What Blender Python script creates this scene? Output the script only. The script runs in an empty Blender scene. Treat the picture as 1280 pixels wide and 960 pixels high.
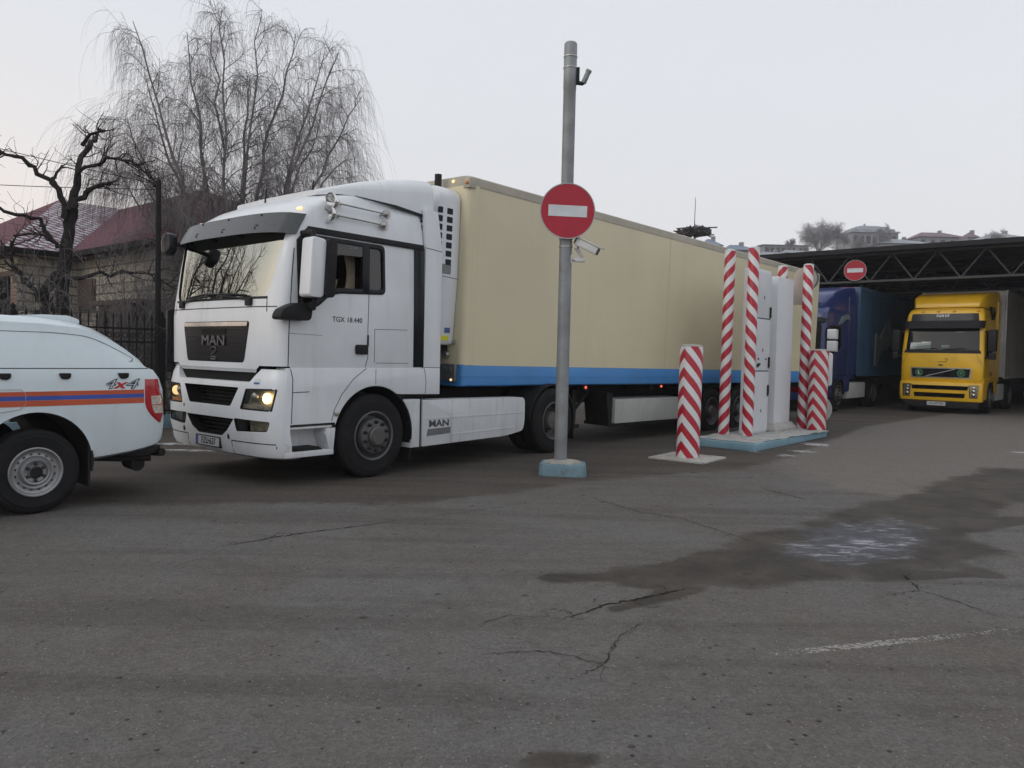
import bpy, bmesh, math, random
from mathutils import Vector, Matrix
R = math.radians
PI = math.pi
col = bpy.context.scene.collection
scene = bpy.context.scene
random.seed(7)

# ------------------------------------------------------------------ materials
MATS = {}
def new_mat(name):
    m = bpy.data.materials.new(name); m.use_nodes = True
    nt = m.node_tree
    for n in list(nt.nodes): nt.nodes.remove(n)
    out = nt.nodes.new('ShaderNodeOutputMaterial')
    bs = nt.nodes.new('ShaderNodeBsdfPrincipled')
    nt.links.new(bs.outputs[0], out.inputs[0])
    MATS[name] = m
    return m, nt, bs, out
def nd(nt, typ, **kw):
    n = nt.nodes.new('ShaderNode' + typ)
    for k, v in kw.items():
        if k.startswith('i_'):
            key = k[2:]
            n.inputs[int(key) if key.isdigit() else key].default_value = v
        else: setattr(n, k, v)
    return n
def c4(c): return (c[0], c[1], c[2], 1)
def mixc(nt, fac, a, b, mode='MIX'):
    n = nt.nodes.new('ShaderNodeMix'); n.data_type = 'RGBA'; n.blend_type = mode
    for sock, val in ((n.inputs[0], fac), (n.inputs[6], a), (n.inputs[7], b)):
        if hasattr(val, 'links'): nt.links.new(val, sock)
        elif isinstance(val, (tuple, list)): sock.default_value = c4(val)
        else: sock.default_value = val
    return n.outputs[2]
def mth(nt, op, a, b=None, c=None, clamp=False):
    n = nt.nodes.new('ShaderNodeMath'); n.operation = op; n.use_clamp = clamp
    for i, val in enumerate((a, b, c)):
        if val is None: continue
        if hasattr(val, 'links'): nt.links.new(val, n.inputs[i])
        else: n.inputs[i].default_value = val
    return n.outputs[0]
def noise(nt, vec, scale, detail=4, rough=.55, dist=0):
    n = nd(nt, 'TexNoise'); n.inputs['Scale'].default_value = scale
    n.inputs['Detail'].default_value = detail; n.inputs['Roughness'].default_value = rough
    n.inputs['Distortion'].default_value = dist
    if vec is not None: nt.links.new(vec, n.inputs['Vector'])
    return n.outputs['Fac']
def ramp(nt, fac, lo, hi):
    n = nd(nt, 'MapRange'); n.inputs[1].default_value = lo; n.inputs[2].default_value = hi
    n.clamp = True; n.interpolation_type = 'SMOOTHSTEP'
    nt.links.new(fac, n.inputs[0]); return n.outputs[0]
def bump(nt, bs, h, strength=.2, dist=.01):
    b = nd(nt, 'Bump'); b.inputs['Strength'].default_value = strength; b.inputs['Distance'].default_value = dist
    nt.links.new(h, b.inputs['Height']); nt.links.new(b.outputs[0], bs.inputs['Normal'])
def mat(name, color, rough=.5, metal=0, dirt=0.0, dirtcol=(.16, .14, .12), coat=0, scale=2.5, var=.06, bmp=0, bscale=40, streak=False):
    """surface with blotchy tone variation, grime and optional grain"""
    m, nt, bs, out = new_mat(name)
    tc = nd(nt, 'TexCoord'); v = tc.outputs['Object']
    n1 = noise(nt, v, scale, 6, .6)
    dark = tuple(c * (1 - 2 * var) for c in color); lite = tuple(min(1, c * (1 + var)) for c in color)
    cc = mixc(nt, ramp(nt, n1, .3, .7), dark, lite)
    if dirt > 0:
        vv = v
        if streak:
            mp = nd(nt, 'Mapping'); mp.inputs['Scale'].default_value = (3, 3, .35)
            nt.links.new(v, mp.inputs[0]); vv = mp.outputs[0]
        n2 = noise(nt, vv, scale * 1.7, 8, .68, .3)
        cc = mixc(nt, mth(nt, 'MULTIPLY', ramp(nt, n2, .48, .78), dirt), cc, dirtcol)
    nt.links.new(cc, bs.inputs['Base Color'])
    n3 = noise(nt, v, scale * 4, 4)
    nt.links.new(mth(nt, 'ADD', mth(nt, 'MULTIPLY', n3, .16), rough - .08, clamp=True), bs.inputs['Roughness'])
    bs.inputs['Metallic'].default_value = metal
    if max(color) < .05 and not metal: bs.inputs['Specular IOR Level'].default_value = .16
    if coat: bs.inputs['Coat Weight'].default_value = coat; bs.inputs['Coat Roughness'].default_value = .12
    if bmp: bump(nt, bs, noise(nt, v, bscale, 6, .6), bmp, .01)
    return m
def glass(name, tint=(.6, .65, .62), mixf=.35, rough=.02, metal=False, refl=(.8, .8, .8)):
    """window glass: see-through and tinted, with a mirror coat"""
    m, nt, bs, out = new_mat(name); nt.nodes.remove(bs)
    tr = nd(nt, 'BsdfTransparent'); tr.inputs[0].default_value = c4(tint)
    gl = nd(nt, 'BsdfGlossy'); gl.inputs['Roughness'].default_value = rough; gl.inputs[0].default_value = c4(refl)
    fr = nd(nt, 'Fresnel'); fr.inputs[0].default_value = 1.5
    ge = nd(nt, 'NewGeometry'); f = mth(nt, 'MULTIPLY', mth(nt, 'ADD', fr.outputs[0], mixf, clamp=True), mth(nt, 'SUBTRACT', 1, ge.outputs['Backfacing']))
    mx = nd(nt, 'MixShader'); nt.links.new(f, mx.inputs[0]); nt.links.new(tr.outputs[0], mx.inputs[1]); nt.links.new(gl.outputs[0], mx.inputs[2])
    nt.links.new(mx.outputs[0], out.inputs[0])
    return m
def emit(name, color, strength):
    m, nt, bs, out = new_mat(name)
    bs.inputs['Base Color'].default_value = c4(color); bs.inputs['Emission Color'].default_value = c4(color)
    bs.inputs['Emission Strength'].default_value = strength
    return m
def stripe_mat(name, r, period, k, red=(.40, .008, .026), white=(.64, .65, .66), duty=.485, chev=True, worn=.02):
    m, nt, bs, out = new_mat(name)
    tc = nd(nt, 'TexCoord'); v = tc.outputs['Object']
    sp = nd(nt, 'SeparateXYZ'); nt.links.new(v, sp.inputs[0])
    a = mth(nt, 'ARCTAN2', sp.outputs[1], sp.outputs[0])
    a = mth(nt, 'ABSOLUTE', a)
    n = noise(nt, v, 9, 4)
    s = mth(nt, 'ADD', mth(nt, 'MULTIPLY', a, r * k), sp.outputs[2])
    s = mth(nt, 'ADD', s, mth(nt, 'MULTIPLY', n, worn))
    s = mth(nt, 'FRACT', mth(nt, 'DIVIDE', s, period))
    f = mth(nt, 'GREATER_THAN', s, duty)
    cc = mixc(nt, f, white, red)
    n2 = noise(nt, v, 5, 8, .7)
    cc = mixc(nt, mth(nt, 'MULTIPLY', ramp(nt, n2, .5, .8), .35), cc, (.2, .18, .17))
    nt.links.new(cc, bs.inputs['Base Color']); bs.inputs['Roughness'].default_value = .45
    bump(nt, bs, noise(nt, v, 6, 3), .15, .02)
    return m

# ------------------------------------------------------------------ mesh builder
class MB:
    def __init__(s): s.v = []; s.f = []
    def add(s, vs, fs):
        b = len(s.v); s.v += [tuple(p) for p in vs]; s.f += [tuple(i + b for i in f) for f in fs]; return s
    def box(s, x0, x1, y0, y1, z0, z1):
        return s.add([(x0,y0,z0),(x1,y0,z0),(x1,y1,z0),(x0,y1,z0),(x0,y0,z1),(x1,y0,z1),(x1,y1,z1),(x0,y1,z1)],
                     [(0,3,2,1),(4,5,6,7),(0,1,5,4),(1,2,6,5),(2,3,7,6),(3,0,4,7)])
    def prism(s, poly, axis, a, b):
        n = len(poly)
        def p(q, t):
            if axis == 'x': return (t, q[0], q[1])
            if axis == 'y': return (q[0], t, q[1])
            return (q[0], q[1], t)
        vs = [p(q, a) for q in poly] + [p(q, b) for q in poly]
        fs = [tuple(range(n - 1, -1, -1)), tuple(range(n, 2 * n))] + [(i, (i + 1) % n, n + (i + 1) % n, n + i) for i in range(n)]
        return s.add(vs, fs)
    def ring(s, outer, inner, axis, a, b):
        """frame between two outlines with equal point count"""
        n = len(outer)
        def p(q, t):
            return (t, q[0], q[1]) if axis == 'x' else (q[0], t, q[1]) if axis == 'y' else (q[0], q[1], t)
        vs = [p(q, a) for q in outer] + [p(q, a) for q in inner] + [p(q, b) for q in outer] + [p(q, b) for q in inner]
        fs = []
        for i in range(n):
            j = (i + 1) % n
            fs += [(i, j, n + j, n + i), (2*n + i, 3*n + i, 3*n + j, 2*n + j), (i, 2*n + i, 2*n + j, j), (n + i, n + j, 3*n + j, 3*n + i)]
        return s.add(vs, fs)
    def loft(s, rings, cap=True, closed=True):
        n = len(rings[0]); vs = [p for r in rings for p in r]; fs = []
        for k in range(len(rings) - 1):
            for i in range(n if closed else n - 1):
                j = (i + 1) % n
                fs.append((k*n + i, k*n + j, (k+1)*n + j, (k+1)*n + i))
        if cap and closed:
            fs.append(tuple(range(n - 1, -1, -1))); fs.append(tuple(range((len(rings)-1)*n, len(rings)*n)))
        return s.add(vs, fs)
    def lathe(s, prof, org=(0,0,0), axis='x', seg=40, cap=True, a0=0):
        rings = []
        for r, t in prof:
            rg = []
            for i in range(seg):
                a = 2*PI*i/seg + a0; c, d = r*math.cos(a), r*math.sin(a)
                p = (t, c, d) if axis == 'x' else (d, t, c) if axis == 'y' else (c, d, t)
                rg.append((p[0]+org[0], p[1]+org[1], p[2]+org[2]))
            rings.append(rg)
        return s.loft(rings, cap)
    def tube(s, pts, rad, sides=8, cap=True):
        pts = [Vector(p) for p in pts]; n = len(pts)
        if not isinstance(rad, (list, tuple)): rad = [rad]*n
        rings = []; up = None
        for i, p in enumerate(pts):
            t = (pts[min(i+1, n-1)] - pts[max(i-1, 0)])
            if t.length < 1e-9: t = Vector((0,0,1))
            t.normalize()
            if up is None:
                up = Vector((0,0,1)) if abs(t.z) < .9 else Vector((1,0,0))
            a = t.cross(up)
            if a.length < 1e-6: a = t.cross(Vector((0,1,0)))
            a.normalize(); b = t.cross(a); up = a.cross(t) * -1 if False else up
            rings.append([tuple(p + (a*math.cos(2*PI*k/sides) + b*math.sin(2*PI*k/sides))*rad[i]) for k in range(sides)])
        return s.loft(rings, cap)
    def ball(s, c, r, seg=12, rings=8, sc=(1,1,1)):
        prof = []
        rs = []
        for k in range(rings + 1):
            a = PI*k/rings - PI/2; rr = max(.001, math.cos(a))*r; z = math.sin(a)*r
            rs.append([(c[0]+rr*math.cos(2*PI*i/seg)*sc[0], c[1]+rr*math.sin(2*PI*i/seg)*sc[1], c[2]+z*sc[2]) for i in range(seg)])
        return s.loft(rs)
    def sheet(s, fn, nu, nv):
        vs = [fn(i/nu, j/nv) for j in range(nv+1) for i in range(nu+1)]
        fs = [(j*(nu+1)+i, j*(nu+1)+i+1, (j+1)*(nu+1)+i+1, (j+1)*(nu+1)+i) for j in range(nv) for i in range(nu)]
        return s.add(vs, fs)
    def slab(s, fn, nu, nv, off):
        """sheet with thickness: off = vector"""
        o = Vector(off)
        top = [Vector(fn(i/nu, j/nv)) for j in range(nv+1) for i in range(nu+1)]
        N = len(top); W = nu+1
        vs = [tuple(p) for p in top] + [tuple(p+o) for p in top]; fs = []
        for j in range(nv):
            for i in range(nu):
                q = (j*W+i, j*W+i+1, (j+1)*W+i+1, (j+1)*W+i); fs.append(q); fs.append(tuple(N+k for k in reversed(q)))
        bd = [i for i in range(W)] + [j*W+nu for j in range(1, nv+1)] + [nv*W+i for i in range(nu-1, -1, -1)] + [j*W for j in range(nv-1, 0, -1)]
        for k in range(len(bd)):
            a, b = bd[k], bd[(k+1) % len(bd)]; fs.append((b, a, N+a, N+b))
        return s.add(vs, fs)
    def build(s, name, m, parent=None, smooth=32, bevel=0, seg=2, loc=None, rot=None, recalc=True):
        me = bpy.data.meshes.new(name); me.from_pydata(s.v, [], s.f); 
        if recalc or bevel:
            bm = bmesh.new(); bm.from_mesh(me)
            if recalc: bmesh.ops.recalc_face_normals(bm, faces=bm.faces)
            if bevel:
                es = [e for e in bm.edges if len(e.link_faces) == 2 and e.calc_face_angle(0) > R(28)]
                bmesh.ops.bevel(bm, geom=es, offset=bevel, segments=seg, affect='EDGES', clamp_overlap=True, profile=.6)
            bm.to_mesh(me); bm.free()
        return put(name, me, m, parent, smooth, loc, rot)
def put(name, me, m, parent=None, smooth=32, loc=None, rot=None):
    o = bpy.data.objects.new(name, me); col.objects.link(o)
    if m is not None:
        for k in (m if isinstance(m, (list, tuple)) else [m]): me.materials.append(k)
    if smooth:
        me.shade_smooth(); me.set_sharp_from_angle(angle=R(smooth))
    if parent is not None: o.parent = parent
    if loc: o.location = loc
    if rot: o.rotation_euler = rot
    return o
def cut(o, cutters, smooth=32):
    for c in cutters:
        m = o.modifiers.new('b', 'BOOLEAN'); m.operation = 'DIFFERENCE'; m.solver = 'EXACT'; m.object = c; m.material_mode = 'TRANSFER'
    bpy.context.view_layer.update()
    dg = bpy.context.evaluated_depsgraph_get()
    me = bpy.data.meshes.new_from_object(o.evaluated_get(dg)); o.modifiers.clear(); old = o.data; o.data = me
    me.name = old.name; bpy.data.meshes.remove(old)
    for c in cutters:
        d = c.data; bpy.data.objects.remove(c); bpy.data.meshes.remove(d)
    me.shade_smooth(); me.set_sharp_from_angle(angle=R(smooth))
    return o
def absorb(o, mb, m, smooth=None):
    """add pattern-like detail (joints, nuts) to a part's own mesh with its own material"""
    me = bpy.data.meshes.new('t'); me.from_pydata(mb.v, [], mb.f); k = len(o.data.materials)
    bm = bmesh.new(); bm.from_mesh(me); bmesh.ops.recalc_face_normals(bm, faces=bm.faces); bm.to_mesh(me); bm.free()
    for f in me.polygons: f.material_index = k
    if smooth: me.shade_smooth(); me.set_sharp_from_angle(angle=R(smooth))
    bm = bmesh.new(); bm.from_mesh(o.data); bm.from_mesh(me); bm.to_mesh(o.data); bm.free()
    o.data.materials.append(m); bpy.data.meshes.remove(me); return o
def text_part(name, body, size, m, parent, loc, facing='side', extrude=.003, shear=0, sx=1, align='CENTER', bold=0, label=None, rotm=None):
    cu = bpy.data.curves.new(name, 'FONT'); cu.body = body; cu.size = size; cu.extrude = extrude; cu.shear = shear
    cu.align_x = align; cu.align_y = 'CENTER'; cu.offset = bold; cu.resolution_u = 3
    t = bpy.data.objects.new(name, cu); col.objects.link(t)
    bpy.context.view_layer.update()
    me = bpy.data.meshes.new_from_object(t.evaluated_get(bpy.context.evaluated_depsgraph_get()))
    bpy.data.objects.remove(t); bpy.data.curves.remove(cu)
    if rotm is None:
        rotm = Matrix(((0,0,1),(1,0,0),(0,1,0))) if facing == 'side' else Matrix(((1,0,0),(0,0,-1),(0,1,0)))
    me.transform(Matrix.Translation(loc) @ rotm.to_4x4() @ Matrix.Diagonal((sx, 1, 1, 1)))
    o = put(name, me, m, parent, 0)
    if label: o['label'] = label
    return o
def rpoly(pts, r, n=4):
    """round the corners of a 2-D outline; r a number or a list"""
    out = []; N = len(pts)
    for i in range(N):
        p = Vector(pts[i]); a = Vector(pts[i-1]) - p; b = Vector(pts[(i+1) % N]) - p
        rr = r[i] if isinstance(r, (list, tuple)) else r
        if rr <= 0: out.append(tuple(p)); continue
        rr = min(rr, a.length*.45, b.length*.45)
        q0 = p + a.normalized()*rr; q1 = p + b.normalized()*rr
        for k in range(n + 1):
            t = k/n; out.append(tuple(q0*(1-t)**2 + p*2*t*(1-t) + q1*t*t))
    return out
def thing(name, label, cat, loc=(0,0,0), rot=(0,0,0), group=None):
    o = bpy.data.objects.new(name, None); col.objects.link(o); o.empty_display_size = .2
    o.location = loc; o.rotation_euler = rot; o['label'] = label; o['category'] = cat
    if group: o['group'] = group
    return o
def tag(o, label, cat, group=None, kind=None):
    o['label'] = label; o['category'] = cat
    if group: o['group'] = group
    if kind: o['kind'] = kind
    return o
def struct(o): o['kind'] = 'structure'; return o
def copy_tree(o, parent=None):
    c = o.copy(); col.objects.link(c)
    if parent is not None: c.parent = parent
    for ch in list(o.children): copy_tree(ch, c)
    return c
def seam_side(mb, path, w, x):
    """thin raised dark joint drawn on a plane x = const through (y,z) points"""
    for (a, b) in zip(path, path[1:]):
        d = Vector((b[0]-a[0], b[1]-a[1])); L = d.length
        if L < 1e-6: continue
        ww = w if w < .006 else w*.66; d /= L; n = Vector((-d[1], d[0]))*ww*.5; e = d*ww*.45
        q = [(a[0]-e[0]+n[0], a[1]-e[1]+n[1]), (b[0]+e[0]+n[0], b[1]+e[1]+n[1]), (b[0]+e[0]-n[0], b[1]+e[1]-n[1]), (a[0]-e[0]-n[0], a[1]-e[1]-n[1])]
        mb.prism(q, 'x', x - .004, x + .0022)
def ribbon_front(mb, path, w, fn, lift=.0025):
    """thin dark joint that follows a curved front y = fn(x, z)"""
    P = []
    for (a, b) in zip(path, path[1:]):
        n = max(2, int(abs(b[0]-a[0])/.06))
        P += [(a[0]+(b[0]-a[0])*k/n, a[1]+(b[1]-a[1])*k/n) for k in range(n)]
    P.append(path[-1]); rings = []
    for i, p in enumerate(P):
        q0 = P[max(0, i-1)]; q1 = P[min(len(P)-1, i+1)]; d = Vector((q1[0]-q0[0], q1[1]-q0[1])).normalized(); nn = Vector((-d[1], d[0]))*w*.5
        a = (p[0]+nn[0], p[1]+nn[1]); b = (p[0]-nn[0], p[1]-nn[1])
        rings.append([(a[0], fn(*a)-lift, a[1]), (b[0], fn(*b)-lift, b[1]), (b[0], fn(*b)+.006, b[1]), (a[0], fn(*a)+.006, a[1])])
    mb.loft(rings)
def patch_front(mb, quad, fn, off=0, thick=.02, nu=10, nv=6):
    """panel lying on a curved front; quad = bl, br, tr, tl in (x, z)"""
    bl, br, tr, tl = [Vector(q) for q in quad]
    def f(s, t):
        p = (bl*(1-s)+br*s)*(1-t) + (tl*(1-s)+tr*s)*t
        return (p[0], fn(p[0], p[1]) + off, p[1])
    mb.slab(f, nu, nv, (0, thick, 0)); return mb
# ------------------------------------------------------------------ palette (real-world base colours)
M_white = mat('lorry_white_paint', (.735, .76, .79), .36, dirt=.28, dirtcol=(.4, .38, .35), coat=.35, scale=1.2, var=.03, streak=True)
M_white2 = mat('white_panel_grimy', (.62, .64, .66), .42, dirt=.55, dirtcol=(.3, .28, .26), coat=.15, scale=1.6, var=.04, streak=True)
M_blackpl = mat('black_plastic', (.018, .018, .02), .5, dirt=.3, dirtcol=(.06, .055, .05), scale=3)
M_blackgl = mat('black_gloss', (.010, .011, .015), .2, coat=.12, scale=3)
M_dark = mat('dark_recess', (.012, .012, .012), .7)
M_gap = mat('joint_gap', (.03, .03, .032), .7)
M_rubber = mat('tyre_rubber', (.016, .016, .017), .78, dirt=.45, dirtcol=(.035, .032, .03), scale=5, bmp=.3, bscale=60)
M_rim = mat('wheel_steel', (.125, .125, .13), .5, metal=.5, dirt=.7, dirtcol=(.05, .045, .04), scale=6)
M_rimdark = mat('wheel_steel_dirty', (.11, .105, .1), .6, metal=.3, dirt=.6, dirtcol=(.04, .035, .03), scale=6)
M_nut = mat('wheel_nut', (.035, .034, .033), .5, metal=.5)
M_chrome = mat('chrome', (.75, .75, .74), .16, metal=1, scale=4)
M_chromedull = mat('dull_chrome', (.45, .44, .42), .35, metal=.9, scale=5, var=.1)
M_letter = mat('grey_letter', (.12, .125, .135), .35, metal=.6)
M_letterlite = mat('silver_letter', (.2, .2, .21), .4, metal=.7)
M_badge = mat('badge_grey', (.2, .205, .215), .4, metal=.5)
M_chassis = mat('chassis_black', (.02, .019, .019), .65, dirt=.6, dirtcol=(.055, .045, .038), scale=3)
M_cream = mat('cream_trailer_paint', (.69, .62, .43), .45, dirt=.14, dirtcol=(.36, .32, .24), coat=.1, scale=.45, var=.03, streak=True)
M_creamtrim = mat('cream_edge_profile', (.46, .425, .345), .5, dirt=.4, dirtcol=(.25, .23, .2), scale=2)
M_blue = mat('trailer_blue_rail', (.05, .235, .56), .45, dirt=.3, dirtcol=(.07, .13, .22), scale=1.2, var=.06)
M_grayalu = mat('aluminium', (.42, .42, .42), .5, metal=.6, dirt=.4, dirtcol=(.15, .14, .13), scale=3)
M_greypanel = mat('grey_white_panel', (.46, .47, .45), .55, dirt=.5, dirtcol=(.22, .21, .19), scale=1.5, streak=True)
M_vent = mat('vent_dark_blue', (.02, .024, .04), .5)
M_yellowtag = mat('yellow_sticker', (.68, .66, .04), .5)
M_bluetag = mat('blue_sticker', (.06, .12, .3), .5)
M_orange = mat('amber_lens', (.75, .3, .05), .2, coat=.6)
M_lampglow = emit('marker_lamp_on', (1, .66, .34), 1.1)
M_head = emit('headlamp_on', (1, .74, .34), 5)
M_headdim = emit('headlamp_glow', (1, .66, .30), 1.5)
M_redglow = emit('red_marker_on', (1, .12, .06), 1.6)
M_reflector = mat('lamp_reflector', (.42, .38, .30), .3, metal=.35, scale=14, var=.2)
M_lens = glass('clear_lens', (.92, .92, .9), .06)
M_ws = glass('gold_tinted_windscreen', (.46, .47, .40), .44, .015, refl=(.86, .87, .77))
M_win = glass('side_window_glass', (.62, .68, .68), .03, .02)
M_windark = glass('dark_side_glass', (.06, .07, .07), .05, .02)
M_visor = mat('smoke_visor', (.062, .067, .07), .3, coat=.05, scale=3, var=.05)
M_inter = mat('cab_interior', (.035, .033, .03), .8)
M_curtain = mat('curtain_beige', (.32, .27, .2), .85, scale=6, var=.12, bmp=.3, bscale=15)
M_maroon = mat('seat_maroon', (.05, .018, .02), .85)
M_paper = mat('paper_white', (.7, .74, .72), .8, scale=8, var=.1)
M_plate = mat('number_plate_white', (.52, .53, .55), .4, scale=8)
M_plateblk = mat('plate_black', (.02, .02, .022), .5)
M_plateblue = mat('plate_blue', (.03, .06, .35), .4)
M_yellow = mat('yellow_cab_paint', (.74, .43, .012), .35, dirt=.3, dirtcol=(.3, .16, .03), coat=.4, scale=1.6, var=.05)
M_bluecab = mat('blue_cab_paint', (.016, .032, .13), .35, dirt=.25, dirtcol=(.03, .035, .09), coat=.4, scale=1.6, var=.06)
M_bluedark = mat('blue_tarpaulin', (.03, .085, .16), .55, dirt=.3, dirtcol=(.04, .06, .09), scale=.8, var=.1)
M_greytarp = mat('grey_tarpaulin', (.24, .225, .19), .6, dirt=.4, dirtcol=(.1, .095, .09), scale=.7, var=.08)
M_emblem = mat('emblem_grey', (.15, .19, .2), .6)
M_green = mat('green_badge', (.03, .28, .06), .4)
M_ford = mat('pale_blue_white_paint', (.64, .72, .76), .3, dirt=.15, dirtcol=(.35, .38, .4), coat=.5, scale=1.3, var=.02, streak=True)
M_strO = mat('orange_stripe', (.52, .085, .03), .4, scale=4)
M_strB = mat('blue_stripe', (.035, .085, .40), .4, scale=4)
M_red = mat('red_decal', (.5, .03, .03), .4)
M_decaldark = mat('decal_dark', (.03, .035, .05), .4)
M_tailred = mat('tail_lamp_red', (.42, .012, .02), .12, coat=.8, scale=9, var=.1)
M_tailclear = mat('tail_lamp_clear', (.55, .48, .42), .15, coat=.8, scale=30, var=.2)
M_silver = mat('silver_wheel', (.30, .30, .31), .42, metal=.55, dirt=.55, dirtcol=(.15, .14, .13), scale=7)
M_galv = mat('galvanised_steel', (.27, .285, .295), .52, metal=.35, dirt=.5, dirtcol=(.2, .18, .16), scale=3.5, var=.12, bmp=.15, bscale=30)
M_signred = mat('sign_red', (.40, .006, .028), .4, scale=4, var=.04)
M_signwhite = mat('sign_white', (.62, .66, .68), .4, scale=5)
M_signrim = mat('sign_back', (.4, .4, .4), .45, metal=.5)
M_camwhite = mat('camera_white', (.6, .61, .61), .45, dirt=.2)
M_concrete = mat('concrete', (.36, .34, .31), .85, dirt=.5, dirtcol=(.2, .19, .17), scale=6, bmp=.6, bscale=35)
M_bluebase = mat('turquoise_paint_peeling', (.15, .24, .285), .8, dirt=.95, dirtcol=(.10, .11, .11), scale=7, bmp=.7, bscale=25)
M_island = mat('island_blue_paint', (.21, .36, .44), .65, dirt=.4, dirtcol=(.12, .2, .25), scale=3, bmp=.4, bscale=25)
M_slush = mat('dirty_snow', (.42, .41, .39), .7, dirt=.85, dirtcol=(.13, .12, .11), scale=5, bmp=.8, bscale=18)
M_cabinet = mat('cabinet_grey_white', (.68, .70, .73), .45, dirt=.15, dirtcol=(.35, .34, .33), scale=1.5, var=.025)
M_steelblk = mat('black_ironwork', (.012, .012, .013), .6, dirt=.3, dirtcol=(.04, .03, .025), scale=4)
M_canopy = mat('canopy_dark_steel', (.022, .023, .027), .6, dirt=.3, dirtcol=(.05, .045, .04), scale=1.5)
M_truss = mat('truss_grey_steel', (.05, .052, .055), .6, metal=.2, dirt=.4, dirtcol=(.07, .05, .04), scale=2)
M_bark = mat('dark_bark', (.028, .024, .024), .9, dirt=.5, dirtcol=(.1, .095, .09), scale=6, bmp=1, bscale=20)
M_birch = mat('birch_branch_bark', (.20, .18, .178), .9, dirt=.5, dirtcol=(.05, .042, .04), scale=3)
M_hazetwig = mat('haze_paled_far_twig', (.27, .26, .275), .9, scale=.3, var=.15)  # far tree twigs: distance haze is put into this pale colour
M_mirback = mat('mirror_panel_beige', (.50, .44, .38), .4, scale=3, var=.08)
M_twig = mat('birch_twig', (.22, .205, .21), .9, scale=1, var=.2)
M_twiggrey = mat('grey_frosted_twig', (.17, .16, .165), .9, scale=2, var=.25)
M_twigbrown = mat('brown_twig', (.075, .06, .055), .9, scale=2, var=.25)
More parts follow.
